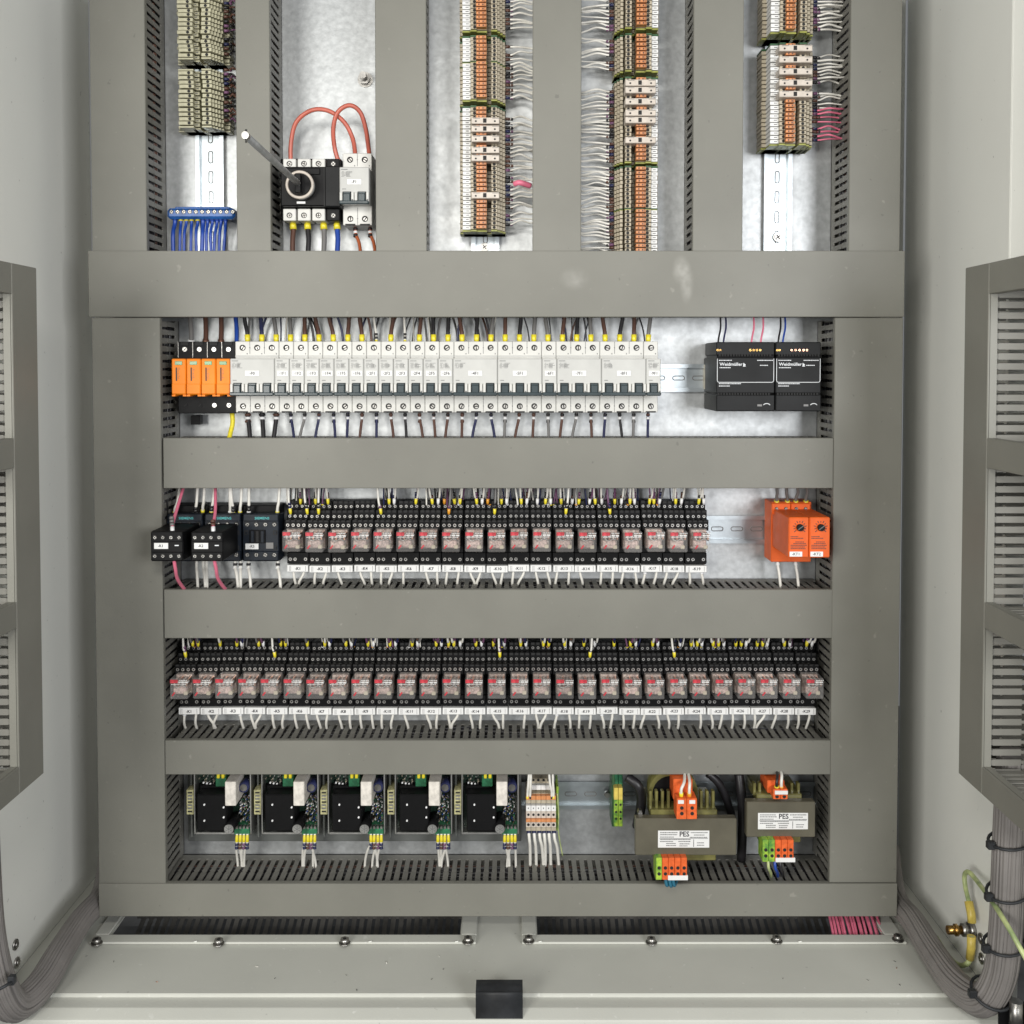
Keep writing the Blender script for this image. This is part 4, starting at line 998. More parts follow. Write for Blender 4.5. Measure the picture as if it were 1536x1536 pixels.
c3 = dict(a=690, b=758, cap=(707, 749), prof=[(690, 758, 0.034, 'beige'), (694, 706, 0.056, 'tag'), (706, 714.5, 0.060, 'beige'), (714.5, 730, 0.056, 'beige'), (737, 745.5, 0.060, 'beige'), (745.5, 749.5, 0.054, 'beige'), (749.5, 753.5, 0.047, 'beige'), (753.5, 757.5, 0.040, 'beige')],
          holes=[(712, 0.060), (741.5, 0.060)], marks=[(701, 0.056)], lev=[(714.5, 729.5, 0.066, 'orange_term')])
strip('', c3, [(-30, 46, 'left orange-striped terminal column, topmost section cut by the frame'), (57, 93, 'left orange-striped terminal column, short section second from top'), (95, 150, 'left orange-striped terminal column, section above the beige levers'), (162, 345, 'left orange-striped terminal column, longest section with beige levers')], False, caps=(181, 193, 208, 225, 237, 293))
c4 = dict(a=921, b=987, cap=(938, 984), prof=[(921, 987, 0.034, 'beige'), (922, 925.5, 0.040, 'beige'), (925.5, 930, 0.047, 'beige'), (930, 934.5, 0.054, 'beige'), (938, 947, 0.060, 'beige'), (954, 969, 0.056, 'beige'), (969, 977, 0.060, 'beige'), (977, 986.5, 0.056, 'tag')],
          holes=[(942, 0.060), (971.5, 0.060)], marks=[(982, 0.056)], lev=[(954.5, 969, 0.066, 'orange_term')])
strip('', c4, [(-30, 42, 'middle orange-striped terminal column, topmost section cut by the frame'), (54, 106, 'middle orange-striped terminal column, section second from top'), (119, 243, 'middle orange-striped terminal column, section with beige levers'), (252, 313, 'middle orange-striped terminal column, second section from the bottom'), (315, 379, 'middle orange-striped terminal column, lowest section at the crossing duct')], True, caps=(124, 135, 152, 169, 180, 210))
c5 = dict(a=1138, b=1219, cap=(1169, 1219), prof=[(1142, 1216, 0.034, 'beige'), (1155, 1169, 0.056, 'tag'), (1169, 1178, 0.060, 'beige'), (1178, 1193, 0.056, 'beige'), (1199, 1209, 0.060, 'beige'), (1209, 1213.5, 0.054, 'beige'), (1213.5, 1218, 0.047, 'beige')],
          holes=[(1175, 0.060), (1204, 0.060)], marks=[(1163, 0.056)], lev=[(1178.5, 1192.5, 0.066, 'orange_term')])
strip('', c5, [(-30, 48, 'rightmost terminal column, upper section cut by the frame'), (68, 216, 'rightmost terminal column, lower section with five beige levers')], False, caps=(72, 89, 107, 124, 141))
c1 = dict(a=268, b=336, prof=[(268, 345, 0.026, 'cream'), (268, 290, 0.050, 'cream'), (289, 300, 0.040, 'cream'), (303, 317, 0.052, 'cream'), (317, 321.5, 0.048, 'cream'), (321.5, 326, 0.044, 'cream'), (326, 330.5, 0.040, 'cream'), (330.5, 335, 0.036, 'cream')],
          holes=[(284, 0.050), (311, 0.052)], marks=[(295, 0.040)])
strip('', c1, [(-30, 84, 'upper cream terminal block column at the far left'), (104, 187, 'lower cream terminal block column at far left, ending above bare rail')], False, pitch=6.9, style='cream')
def column_wires(xa, xb, ys, side, where, mats=None, hh=0.036):
    s = 1 if xb > xa else -1; b = SMALL
    for i, y in enumerate(ys):
        if rnd.random() < 0.07: continue
        m = mats(y) if mats else 'w_white'
        d = rnd.uniform(-7, 9); e = rnd.uniform(0, 5); r = rnd.uniform(0.0009, 0.0014); q = rnd.uniform(-0.010, 0.006)
        P = [W(xa, y, hh), W(xa+s*9, y+0.2, hh-0.002), W((xa+xb)/2+s*3, y-e+d*0.2, hh+0.002+q), W(xb-s*2, y+d*0.5, hh+q), W(xb+s*9, y+d, hh)]
        S = smooth(P, 5); b.tube(S, r, m, 7)
        u = norm([S[2][k]-S[0][k] for k in range(3)])
        at = lambda v: tuple(S[0][k]+u[k]*v for k in range(3))
        b.tube([at(0), at(0.0058)], 0.0019, rnd.choice(['w_darkblue', 'w_brown', 'w_black', 'w_purple', 'fer_yellow' if y > 280 and xa < 800 else 'w_brown', 'w_black']), 7)
        b.tube([at(0.0068), at(0.0095)], r*1.4, rnd.choice(['w_black', 'w_purple', 'w_brown']), 7)
def ysq(spans, p):
    r = []
    for a, b_ in spans:
        y = a
        while y < b_: r.append(y+rnd.uniform(-0.8, 0.8)); y += p
    return r
column_wires(758, 797, ysq([(3, 45), (70, 92), (96, 148), (178, 262), (266, 342)], 6.4), 1, 'right of the left orange-striped column')
column_wires(921, 875, ysq([(2, 44), (62, 106), (138, 243), (252, 378)], 5.2), -1, 'left of the middle orange-striped column')
column_wires(1219, 1262, ysq([(2, 50), (86, 162), (166, 212)], 5.4), 1, 'right of the rightmost terminal column', lambda y: 'w_pink' if y > 164 else 'w_white')
column_wires(336, 356, ysq([(4, 84), (104, 186)], 6.9), 1, 'right of the cream terminal column', lambda y: random.choice(['w_black', 'w_brown', 'w_purple']))
t = wire([(772, 276, 0.05), (780, 274, 0.054), (796, 279, 0.05)], 0.0035, 'w_pink', 'short thick crimson sleeve right of the left orange-striped column')

# blue neutral bar
t = thing('neutral_bar', 'blue neutral terminal bar at the foot of cream terminals', 'terminal bar', W(302, 320, 0.0)); b = MB()
b.pb(250, 312, 352, 328, 0.045, 0.030, 'blue', 0.003); b.pb(262, 310, 345, 326, 0.034, 0.008, 'blue', 0.001); b.build('bar', t)
for i in range(11): screw(t, 257+i*9.2, 317.5, 0.0452, 0.0027, rnd.uniform(0, 3), m='steel')
for i, x in enumerate((262, 271, 279, 287, 296, 304, 311, 318, 325, 331, 338)):
    wire([(x, 325, 0.035), (x+0.5, 335, 0.036), (x-2+rnd.uniform(-3, 3), 352, 0.030), (x-3+rnd.uniform(-3, 3), 395, 0.03)], 0.0026 if i in (0, 5) else 0.0019, 'w_blue', f'blue wire under the blue neutral bar, {nth(i+1)} from left', 0.006, 'fer_yellow' if i in (1, 2, 3, 4) else 'w_blue', 'blue wires under the neutral bar', fr=0.0027)

# rotary switch
t = thing('rotary_switch', 'black rotary isolator with white ring, left of two-pole breaker', 'switch', W(466, 284, 0))
b = MB(); b.pb(421, 250, 510, 309, 0.072, 0.008, 'black', 0.0012); b.pb(421, 238, 512, 330, 0.045, 0.008, 'black', 0.001)
b.pb(487, 249, 511, 310, 0.074, 0.03, 'psu', 0.0012); b.pb(485.5, 252, 487.5, 309, 0.0725, 0.06, 'hole', 0)
b.pb(425, 252, 480, 262, 0.0735, 0.06, 'black', 0.0008); b.pb(445, 302, 458, 305.5, 0.0727, 0.07, 'tag', 0.0002)
b.build('body', t)
for (y0, y1, h) in ((238, 251, 0.062), (313, 331, 0.060)):
    for i in range(4):
        x = 424.5+i*21.8
        b = MB(); b.pb(x, y0, x+19.3, y1, h, 0.03, 'black' if i == 3 else 'breaker', 0.0008); q = b.build('terminal_cover', t)
        screw(q, x+9.6, (y0+y1)/2+1, h+0.0002, 0.0034, rnd.uniform(0, 3))
p = W(449.5, 277, 0.085); b = MB(); ring = []
R = 0.0150
for k in range(33):
    a = 2*pi*k/32; ring.append((p[0]+R*cos(a), YB-0.0845, p[2]+R*sin(a)))
b.tube(ring, 0.0019, 'beige_cap', 8, caps=False); b.cyl(p, R+0.001, YB-0.0835, YB-0.072, 'breaker_face', 32); b.build('ring', t)
b = MB(); b.cyl(p, 0.0130, YB-0.087, YB-0.0835, 'black', 28); b.box(p[0]-0.0035, p[0]+0.0035, YB-0.096, YB-0.086, p[2]-0.0115, p[2]+0.0115, 'black', 0.001); b.build('knob', t)
p1 = W(368, 203, 0.325); b = MB()
b.tube([(p[0], YB-0.094, p[2]), p1], 0.0036, 'zinc', 6); b.build('shaft', t)
b = MB(); b.tube([(p1[0], p1[1]+0.003, p1[2]-0.0062), (p1[0], p1[1]+0.003, p1[2]+0.0062)], 0.0011, 'steel', 8)
b.tube([(p1[0], p1[1]-0.001, p1[2]), (p1[0], p1[1]+0.006, p1[2])], 0.0036, 'steel', 12); b.build('cross_pin', t)
for i, (x, m) in enumerate(((439, 'w_brown'), (461, 'w_black'), (485, 'w_grey'), (505, 'w_blue'))):
    wire([(x, 332, 0.04), (x+1, 346, 0.042), (x+1+rnd.uniform(-3, 3), 362, 0.045), (x, 392, 0.05)], 0.0031, m, f'{WN[m]} wire with yellow ferrule below the rotary isolator', 0.0105, 'fer_yellow', 'wires below the rotary isolator', fr=0.0043)
wire([(436, 242, 0.045), (436.5, 215, 0.047), (444, 184, 0.052), (466, 166, 0.056), (492, 166, 0.056), (516, 183, 0.052), (529, 208, 0.046), (533, 232, 0.035)], 0.0027, 'w_salmon', 'wider red wire arch from rotary isolator to two-pole breaker')
wire([(509, 246, 0.045), (502, 222, 0.047), (500, 192, 0.055), (507, 168, 0.06), (524, 158, 0.062), (540, 168, 0.056), (549, 195, 0.048), (554, 232, 0.035)], 0.0027, 'w_salmon', 'narrower red wire arch from rotary isolator to two-pole breaker')
for i, x in enumerate((533, 555)):
    wire([(x, 340, 0.035), (x+1, 352, 0.038), (x+6, 366, 0.042), (x+9, 392, 0.05)], 0.0020, 'w_orange', f'dark orange wire under the {("left","right")[i]} pole of two-pole breaker', None, None, 'dark orange wires under the two-pole breaker', ('w_black', 3, 0.002))

# ------------------------------------------------------------------ circuit boards
def board_proto():
    t = thing('circuit_board', 'x', 'circuit board', W(534, 1205, 0.0), 'circuit boards in metal trays')
    b = MB(); b.pb(478, 1150, 586, 1262, 0.014, 0.003, 'tray', 0.0006)
    b.pb(484, 1150, 487, 1256, 0.03, 0.012, 'tray', 0.0004)
    b.pb(491.5, 1150, 493.5, 1251, 0.044, 0.012, 'alu', 0.0003); b.pb(575.5, 1150, 577.5, 1251, 0.044, 0.012, 'alu', 0.0003)
    b.pb(493, 1248.5, 576, 1251.5, 0.040, 0.012, 'alu', 0.0003); b.build('tray', t)
    b = MB(); b.pb(494, 1150, 575, 1248, 0.024, 0.021, 'pcb', 0); b.build('board', t)
    b = MB(); b.pb(497.5, 1192, 542, 1247, 0.055, 0.022, 'black', 0.0012); b.build('power_module', t)
    b = MB()
    for (x, y) in ((509, 1207), (509, 1231), (538, 1211), (538, 1226), (509, 1175), (504, 1174), (514, 1176), (535, 1182), (507, 1186), (530, 1187)):
        p = W(x, y, 0.056 if y > 1190 else 0.03); b.tube([(p[0], p[1]+0.003, p[2]), (p[0], p[1]-0.0008, p[2])], 0.0011, 'fer_white', 7)
    b.build('solder_pins', t)
    b = MB(); b.pb(499, 1178, 536, 1191, 0.034, 0.022, 'socket', 0.0006); b.build('strip_connector', t)
    b = MB(); b.pb(541, 1173, 557.5, 1209, 0.062, 0.022, 'ceramic', 0.0007); b.build('power_resistor', t)
    b = MB(); b.pb(523, 1163, 539, 1180, 0.038, 0.022, 'pcb_green', 0.0006)
    for x in (527.5, 534.5): b.pb(x-2.2, 1158, x+2.2, 1168, 0.042, 0.034, 'fer_yellow', 0.0006)
    b.build('input_connector', t)
    p = W(566.5, 1182, 0.048); b = MB(); b.cyl(p, 0.0062, YB-0.047, YB-0.022, 'w_darkblue', 18); b.cyl(p, 0.0044, YB-0.0476, YB-0.047, 'steel', 16); b.build('small_capacitor', t)
    p = W(546.5, 1244, 0.062); b = MB(); b.cyl(p, 0.0064, YB-0.061, YB-0.022, 'black', 20); b.cyl(p, 0.0058, YB-0.0618, YB-0.061, 'alu', 20)
    for a in (0.5, 1.55, 2.6): b.hexa((p[0], YB-0.0619, p[2]), (cos(a), 0, sin(a)), (-sin(a), 0, cos(a)), (0, 1, 0), -0.0048, 0.0048, -0.0002, 0.0002, -0.0001, 0.0002, 'ink_soft')
    b.build('large_capacitor', t)
    b = MB(); rr = random.Random(9)
    for k in range(170):
        x = rr.uniform(556, 573); y = rr.uniform(1192, 1240); w_ = rr.uniform(0.6, 2.2); q = rr.uniform(0.6, 1.6)
        b.pb(x, y, x+w_, y+q, 0.026+rr.uniform(0, 0.004), 0.023, rr.choice(['alu', 'fer_white', 'beige', 'pcb_green', 'screw', 'socket', 'w_blue', 'copper']), 0)
    for k in range(30):
        x = rr.uniform(496, 521); y = rr.uniform(1163, 1177); b.pb(x, y, x+rr.uniform(0.6, 2), y+rr.uniform(0.6, 1.6), 0.028, 0.023, rr.choice(['alu', 'black', 'beige', 'screw']), 0)
    b.build('small_components', t, kind='stuff')
    b = MB(); b.pb(552, 1243, 575, 1252, 0.046, 0.022, 'pcb_green', 0.0006)
    for i in range(4): b.pb(554+i*5.4, 1240, 557.5+i*5.4, 1244, 0.0463, 0.04, 'screw', 0.0003)
    b.build('output_connector', t)
    b = MB(); b.pb(480.5, 1185, 491, 1222, 0.045, 0.014, 'connector_yellow', 0.0005)
    for k in range(7): b.pb(482.5, 1188+k*4.7, 489, 1190.2+k*4.7, 0.0454, 0.044, 'ink_soft' if k % 3 else 'hole', 0)
    b.build('side_connector', t)
    return t
BP = board_proto(); bo = BP['_o']
bx = (336.5, 436, 534, 633, 731.5)
for i, x in enumerate(bx):
    X = W(x, 1205, 0.024)[0]-W(534, 1205, 0.024)[0]+bo[0]
    dup(BP, (X, YB, bo[2]), f'{nth(i+1)} of five black circuit boards in trays, counted from left')
    for j in range(4):
        xx = x+22.5+j*5.2; wx = W(534+22.5+j*5.2, 1255, 0.045)[0]-bo[0]+X; z = W(768, 1250, 0.045)[2]
        d = rnd.uniform(-0.011, 0.005)
        P = [(wx, YB-0.046, z), (wx, YB-0.048, z-0.012), (wx+d*0.5, YB-0.044, z-0.022), (wx+d, YB-0.034, z-0.040), (wx+d*1.2, YB-0.028, z-0.062)]
        wire3(P, 0.0015, 'w_white', f'white wire under the {nth(i+1)} circuit board, {nth(j+1)} of four', 0.0098, 'fer_yellow', 'white wires below the circuit boards', (('w_darkblue', 'w_brown', 'w_purple', 'w_darkblue')[j], 2), fr=0.0020)
rm_tree(BP)

# ------------------------------------------------------------------ bottom terminal block
t = thing('terminal_strip', 'small beige orange and white terminal block right of circuit boards', 'terminal strip', W(812, 1205, 0))
for i in range(6):
    x0 = 789+i*7.55; x1 = x0+7.2
    b = MB(); b.pb(x0, 1190, x1, 1246, 0.045, 0.008, 'beige', 0.0003)
    for (y0, y1, h, m) in ((1194, 1200, 0.052, 'orange_term'), (1200, 1205, 0.050, 'beige'), (1208.5, 1217, 0.052, 'tag'), (1217, 1228, 0.053, 'beige_cap'), (1229, 1233.5, 0.057, 'orange_term'), (1233.5, 1241, 0.053, 'beige_cap'), (1241, 1246.5, 0.049, 'beige')):
        b.pb(x0+0.1, y0, x1, y1, h, 0.03, m, 0.0003)
    p = W((x0+x1)/2, 1222, 0.053); b.cyl(p, 0.0016, YB-0.0534, YB-0.052, 'hole', 8); p = W((x0+x1)/2, 1237, 0.053); b.cyl(p, 0.0018, YB-0.0534, YB-0.052, 'hole', 8)
    b.pb((x0+x1)/2-0.7, 1211.5, (x0+x1)/2+0.7, 1213.5, 0.0523, 0.051, 'ink_soft', 0)
    if 0 < i < 5: b.pb(x0, 1168, x1, 1192, 0.035, 0.008, 'beige', 0.0003); b.pb(x0, 1178, x1, 1185, 0.042, 0.02, 'tag', 0.0003); b.pb(x0+2, 1186.5, x1-2, 1190, 0.0365, 0.03, 'hole', 0); b.pb(x0+2, 1169, x1-2, 1172, 0.0365, 0.03, 'hole', 0)
    b.build('terminal_block', t)
b = MB(); b.pb(834.5, 1180, 838, 1246, 0.045, 0.008, 'greenyellow', 0.0004); b.build('end_plate', t)
for i, (x, xt) in enumerate(((791, 794), (795, 797), (827, 823), (830, 829))):
    wire([(x, 1199, 0.05), (x+0.5, 1188, 0.052), ((x+xt)/2, 1175, 0.055), (xt, 1150, 0.05)], 0.0015, 'w_white', f'white wire above the small beige terminal block, {nth(i+1)} from left', 0.0045, 'fer_yellow' if i in (0, 3) else 'w_black', 'white wires above the small terminal block')
for i, x in enumerate((793, 801, 809, 816, 823, 831)):
    d = rnd.uniform(0, 6)
    wire([(x, 1245, 0.042), (x+1, 1258, 0.046), (x+2+d*0.5, 1272, 0.040), (x+2+d, 1302, 0.025)], 0.0019, 'w_white', f'white wire below the small beige terminal block, {nth(i+1)} from left', None, None, 'white wires below the small terminal block', ('w_darkblue', 1, 0.001))
wire([(836, 1190, 0.046), (838, 1220, 0.048), (838, 1250, 0.046), (844, 1284, 0.035)], 0.0009, 'w_earth', 'thin green-yellow wire beside the small beige terminal block')

# green-yellow earth terminal
t = thing('earth_terminal', 'green and yellow earth terminal left of the large transformer', 'terminal', W(926, 1200, 0)); b = MB()
b.pb(918, 1155, 922, 1240, 0.040, 0.008, 'green_dark', 0.0005)
for i in range(2):
    x0 = 921+i*6.8
    b.pb(x0, 1160, x0+6.2, 1182, 0.038, 0.008, 'pcb_green', 0.0004); b.pb(x0, 1182, x0+6.2, 1200, 0.050, 0.008, 'lug_yellow', 0.0004); b.pb(x0, 1200, x0+6.2, 1240, 0.046, 0.008, 'greenyellow', 0.0004)
    for y in (1207, 1218, 1228): p = W(x0+3.1, y, 0.046); b.cyl(p, 0.0015, YB-0.0464, YB-0.045, 'hole', 8)
b.build('terminal_body', t)
p = W(911, 1192, 0.012); b = MB(); b.cyl(p, 0.0034, YB-0.014, YB-0.006, 'steel', 12); b.build('clamp_screw', t)

# ------------------------------------------------------------------ transformers
def transformer(label, core, bob, lab, fins, hT, hC, coil):
    cxx = (core[0]+core[2])/2
    t = thing('transformer', label, 'transformer', W(cxx, (core[1]+core[3])/2, 0), 'varnished control transformers')
    b = MB(); n = 9
    b.pb(core[0], core[1], core[2], core[3], hT, hT-0.012, 'varnish_core', 0.0010)
    for k in range(n):                      # lamination stack behind the face
        h1 = hT-0.012-k*(hT-0.012-hC)/n; b.pb(core[0]+0.6*(k % 2)+2, core[1]+0.5, core[2]-0.6*(k % 2)-2, core[3]-0.5, h1-0.0006, h1-(hT-0.012-hC)/n, 'varnish_core', 0)
    b.build('core', t)
    b = MB()
    b.pb(bob[0], bob[1], bob[2], core[1]+2, hT-0.012, hC-0.01, 'varnish_bobbin', 0.0010)
    b.build('bobbin_flange', t); b = MB()
    b.pb(bob[0]+4, core[3]-2, bob[2]-2, bob[3], hT-0.012, hC-0.01, 'varnish_bobbin', 0.0010)
    b.build('bobbin_flange', t)
    for x in fins:
        b = MB(); b.pb(x-2.1, bob[1]-(28 if coil else 16), x+2.1, bob[1]+2, hT-0.018, hT-0.026, 'varnish_bobbin', 0.0006); b.build('solder_tag', t)
    if coil:
        p = W(coil[0], coil[1], 0.05); b = MB(); b.cyl((p[0], 0, p[2]), coil[2], YB-0.062, YB-0.015, 'varnish_bobbin', 28); b.cyl((p[0]-0.004, 0, p[2]), coil[2]*0.72, YB-0.0625, YB-0.06, 'black', 24); b.build('coil', t)
    b = MB(); x0, y0, x1, y1 = lab; b.pb(x0, y0, x1, y1, hT+0.0004, hT-0.001, 'tag', 0.0001); q = b.build('rating_plate', t)
    text(q, 'PES', (x0+x1)/2+1, y0+5.5, hT+0.0006, 0.0085, 'ink', 'lettering', 'CENTER', 0.95)
    b = MB(); rr = random.Random(int(x0)); w_ = x1-x0
    for (fa, fb, fy) in ((0.04, 0.36, .12), (0.04, 0.36, .24), (0.04, 0.30, .38), (0.04, 0.62, .52), (0.04, 0.30, .64), (0.16, 0.34, .76), (0.16, 0.34, .88), (0.64, 0.97, .12), (0.70, 0.90, .26), (0.62, 0.96, .40), (0.40, 0.62, .64), (0.42, 0.60, .78), (0.42, 0.58, .90), (0.76, 0.90, .72), (0.76, 0.90, .86)):
        x = x0+w_*fa; y = y0+(y1-y0)*fy
        while x < x0+w_*fb: a = rr.uniform(0.8, 2.6); b.pb(x, y-0.55, x+a, y+0.55, hT+0.0007, hT, 'ink_soft', 0); x += a+0.5
    b.pb(x0+w_*0.03, y0+(y1-y0)*.455, x1-w_*0.03, y0+(y1-y0)*.475, hT+0.0007, hT, 'ink_soft', 0); b.pb(x0+w_*0.69, y0+(y1-y0)*.52, x0+w_*0.70, y0+(y1-y0)*.95, hT+0.0007, hT, 'ink_soft', 0)
    b.build('print', q)
    return t
T1 = transformer('large transformer with PES plate beside the green earth terminal', (953, 1228, 1105, 1283), (976, 1215, 1076, 1291), (987, 1246, 1064, 1271.5), (976, 985, 994, 1003, 1052, 1061, 1070), 0.100, 0.03, (1008, 1184, 0.030))
T2 = transformer('smaller transformer with PES plate near the lower right duct', (1120, 1203, 1223, 1256), (1135, 1191, 1203, 1264), (1137, 1219.5, 1212, 1244), (1132, 1140, 1188, 1198), 0.092, 0.03, None)
b = MB(); b.pb(958, 1216, 963, 1228, 0.088, 0.08, 'steel', 0.0004); b.pb(957, 1219, 964, 1223, 0.0885, 0.079, 'steel', 0.0004); b.build('mounting_bolt', T1)
def tblock(parent, x0, x1, y0, y1, h, n, m, name, white=None, wm='tag'):
    w_ = (x1-x0)/n
    for i in range(n):
        a = x0+i*w_; mm = m if isinstance(m, str) else m[i]
        b = MB(); b.pb(a, y0, a+w_-0.5, y1, h, h-0.022, mm, 0.0005)
        b.pb(a+0.8, y0-2, a+w_-1.3, y0+1.5, h-0.006, h-0.02, mm, 0.0004)
        for yy in (y0+(y1-y0)*0.45, y0+(y1-y0)*0.72): p = W(a+w_/2, yy, h); b.cyl(p, min(0.0022, w_*0.00022), YB-h-0.0004, YB-h+0.001, 'hole', 8)
        b.pb(a+1, y0+(y1-y0)*0.56, a+w_-1.5, y0+(y1-y0)*0.62, h+0.0006, h-0.002, mm, 0.0002)
        o = b.build(name, parent)
    if white: b = MB(); b.pb(white[0], white[1], white[2], white[3], h+0.0008, h-0.002, wm, 0.0002); b.build('marker_strip', parent)
tblock(T1, 1015, 1046, 1198, 1229, 0.108, 2, 'red_orange', 'orange_terminal')
for x in (1017, 1034): b = MB(); b.pb(x, 1200.5, x+9, 1206, 0.109, 0.105, 'tag', 0.0003); b.build('marker_strip', T1)
b = MB(); b.pb(1010, 1169, 1039, 1200, 0.090, 0.05, 'red_orange', 0.001); b.build('terminal_carrier', T1)
tblock(T1, 984, 1031, 1287, 1320, 0.110, 5, ('greenyellow', 'red_orange', 'red_orange', 'red_orange', 'red_orange'), 'terminal', (1002, 1313.5, 1032, 1320.5))
tblock(T2, 1160, 1182, 1184, 1199, 0.098, 2, 'red_orange', 'orange_terminal')
b = MB(); b.pb(1162.5, 1186.5, 1182, 1192, 0.0995, 0.095, 'tag', 0.0003); b.build('marker_strip', T2)
b = MB(); b.pb(1151, 1171, 1177, 1190, 0.086, 0.05, 'red_orange', 0.001); b.build('terminal_carrier', T2)
tblock(T2, 1144, 1191, 1260, 1293, 0.102, 5, ('greenyellow', 'greenyellow', 'red_orange', 'red_orange', 'red_orange'), 'terminal', (1163.5, 1287, 1193, 1293.5))
for i, (x, y, xt, yt, m, h) in enumerate(((1022, 1190, 1027, 1152, 'w_white', .10), (1034, 1190, 1031, 1152, 'w_white', .10), (1165, 1180, 1163, 1152, 'w_black', .09), (1172, 1180, 1169, 1152, 'w_white', .09))):
    wire([(x, y+6, h), (x, y-6, h+0.004), ((x+xt)/2+2, y-18, h-0.004), (xt, yt, 0.06)], 0.0018, m, f'{WN[m]} wire into the orange terminals on top of a transformer, {nth(i+1)} from left', 0.0075, 'fer_yellow' if i % 2 == 0 else 'fer_orange', 'wires on top of the transformers', fr=0.0026)
for i, (x, y, m) in enumerate(((998, 1317, 'w_teal'), (1004, 1318, 'w_teal'), (1009, 1317, 'w_teal'))):
    wire([(x, y-6, 0.10), (x+1, y+6, 0.102), (x+3, y+11, 0.100), (x+6, y+3, 0.085)], 0.0021, m, f'dark teal wire loop under the large transformer, {nth(i+1)} of three', None, None, 'teal wires under the large transformer')
for i, (x, m) in enumerate(((1152, 'w_earth'), (1162, 'w_blue'), (1170, 'w_black'))):
    wire([(x, 1290, 0.090), (x+1, 1302, 0.092), (x+4, 1309, 0.080), (x+5, 1318, 0.045)], 0.0018, m, f'{("green-yellow","blue","black")[i]} wire hanging below the smaller transformer', None, None, 'wires below the smaller transformer')
# black cables beside the transformers
for i, (pts, rr_) in enumerate(((((940, 1165, 0.05), (958, 1180, 0.055), (962, 1205, 0.05), (955, 1240, 0.04)), 0.006), (((1062, 1160, 0.05), (1078, 1175, 0.05), (1090, 1200, 0.045), (1098, 1225, 0.03)), 0.005), (((1108, 1160, 0.04), (1112, 1190, 0.045), (1114, 1230, 0.04), (1112, 1290, 0.03)), 0.006))):
    wire(list(pts), rr_, 'w_black', ('thick black cable between earth terminal and large transformer', 'black cable curving right of the large transformer coil', 'black cable hanging between the two transformers')[i], name='cable')

# ------------------------------------------------------------------ pink wires in the right floor opening
for i in range(17):
    x = 1243+i*4.35
    a = PZ(x+1.0, 1380, ZF-0.001); c = PZ(x-2.5+rnd.uniform(-1, 1), 1399, ZF-0.012)
    vz = rnd.uniform(-0.002, 0.003); vx = rnd.uniform(-0.003, 0.003)
    P = [(a[0]-0.002, 1.275, ZF+0.012+vz), (a[0]-0.001+vx*0.4, 1.245, ZF+0.006+vz), (c[0]+vx*0.5, 1.205, ZF-0.011+vz), (c[0], 1.195, ZF-0.05)]
    wire3(P, 0.00165, 'w_pink', f'pink wire in the right floor opening, {nth(i+1)} from left', None, None, 'pink wires in the floor opening')

# ------------------------------------------------------------------ cable bundles over the hinges
def bundle(P, R, label, n, seed, ties=(), rs=0.0022):
    t = thing('cable_bundle', label, 'cable bundle', P[0])
    S = smooth(P, 9); rr = random.Random(seed); b = MB()
    fr = []; pa = None
    for i in range(len(S)):
        d = norm([S[min(len(S)-1, i+1)][k]-S[max(0, i-1)][k] for k in range(3)])
        if pa is None: pa = norm(cross(d, [0, 1, 0.15]))
        dt = sum(pa[k]*d[k] for k in range(3)); pa = norm([pa[k]-d[k]*dt for k in range(3)])
        fr.append((d, pa, cross(d, pa)))
    b.tube(S, [R(i/(len(S)-1))*0.90 for i in range(len(S))], 'cable_grey', 16)
    for j in range(n):
        ph = 2*pi*j/n+rr.uniform(-0.1, 0.1); tw = rr.uniform(-0.35, 0.35); o = rr.uniform(0.86, 0.92)
        pts = []
        for i, p in enumerate(S):
            u = i/(len(S)-1); d, a, c = fr[i]; an = ph+tw*u+0.05*sin(5*u+j); rad = R(u)*o
            pts.append(tuple(p[k]+rad*(a[k]*cos(an)+c[k]*sin(an)) for k in range(3)))
        b.tube(pts, rr.uniform(rs*0.8, rs), 'cable_grey', 6)
    b.build('wires', t, kind='stuff')
    for k, py in enumerate(ties):
        i = min(range(len(S)), key=lambda q: abs(proj_y(S[q])-py)+(1000 if S[q][1] > 1.075 else 0)); d, a, c = fr[i]; u = i/(len(S)-1)
        tt = thing('cable_tie', f'black cable tie on the right bundle, {nth(k+1)} from the top', 'cable tie', S[i], 'black cable ties on the right bundle')
        ring = [tuple(S[i][q]+(R(u)+0.0035)*(a[q]*cos(x)+c[q]*sin(x))+d[q]*0.004*cos(x) for q in range(3)) for x in [2*pi*z/20 for z in range(21)]]
        MB().tube(ring, 0.0016, 'rubber', 6, caps=False).build('strap', tt)
        hd = min(ring, key=lambda q: q[0]); MB().box(hd[0]-0.005, hd[0]+0.003, hd[1]-0.004, hd[1]+0.003, hd[2]-0.004, hd[2]+0.004, 'rubber', 0.001).build('head', tt)
    return t
def proj_y(p):
    X, Y, Z = p; d = Y*cos(TH)-Z*sin(TH); v = (Y*sin(TH)+Z*cos(TH))/d
    return 768-(v*F-SH*1536)
zr = lambda py, Y: W(768, py, YB-Y)[2]
rx = lambda px, Y: W(px, 900, YB-Y)[0]
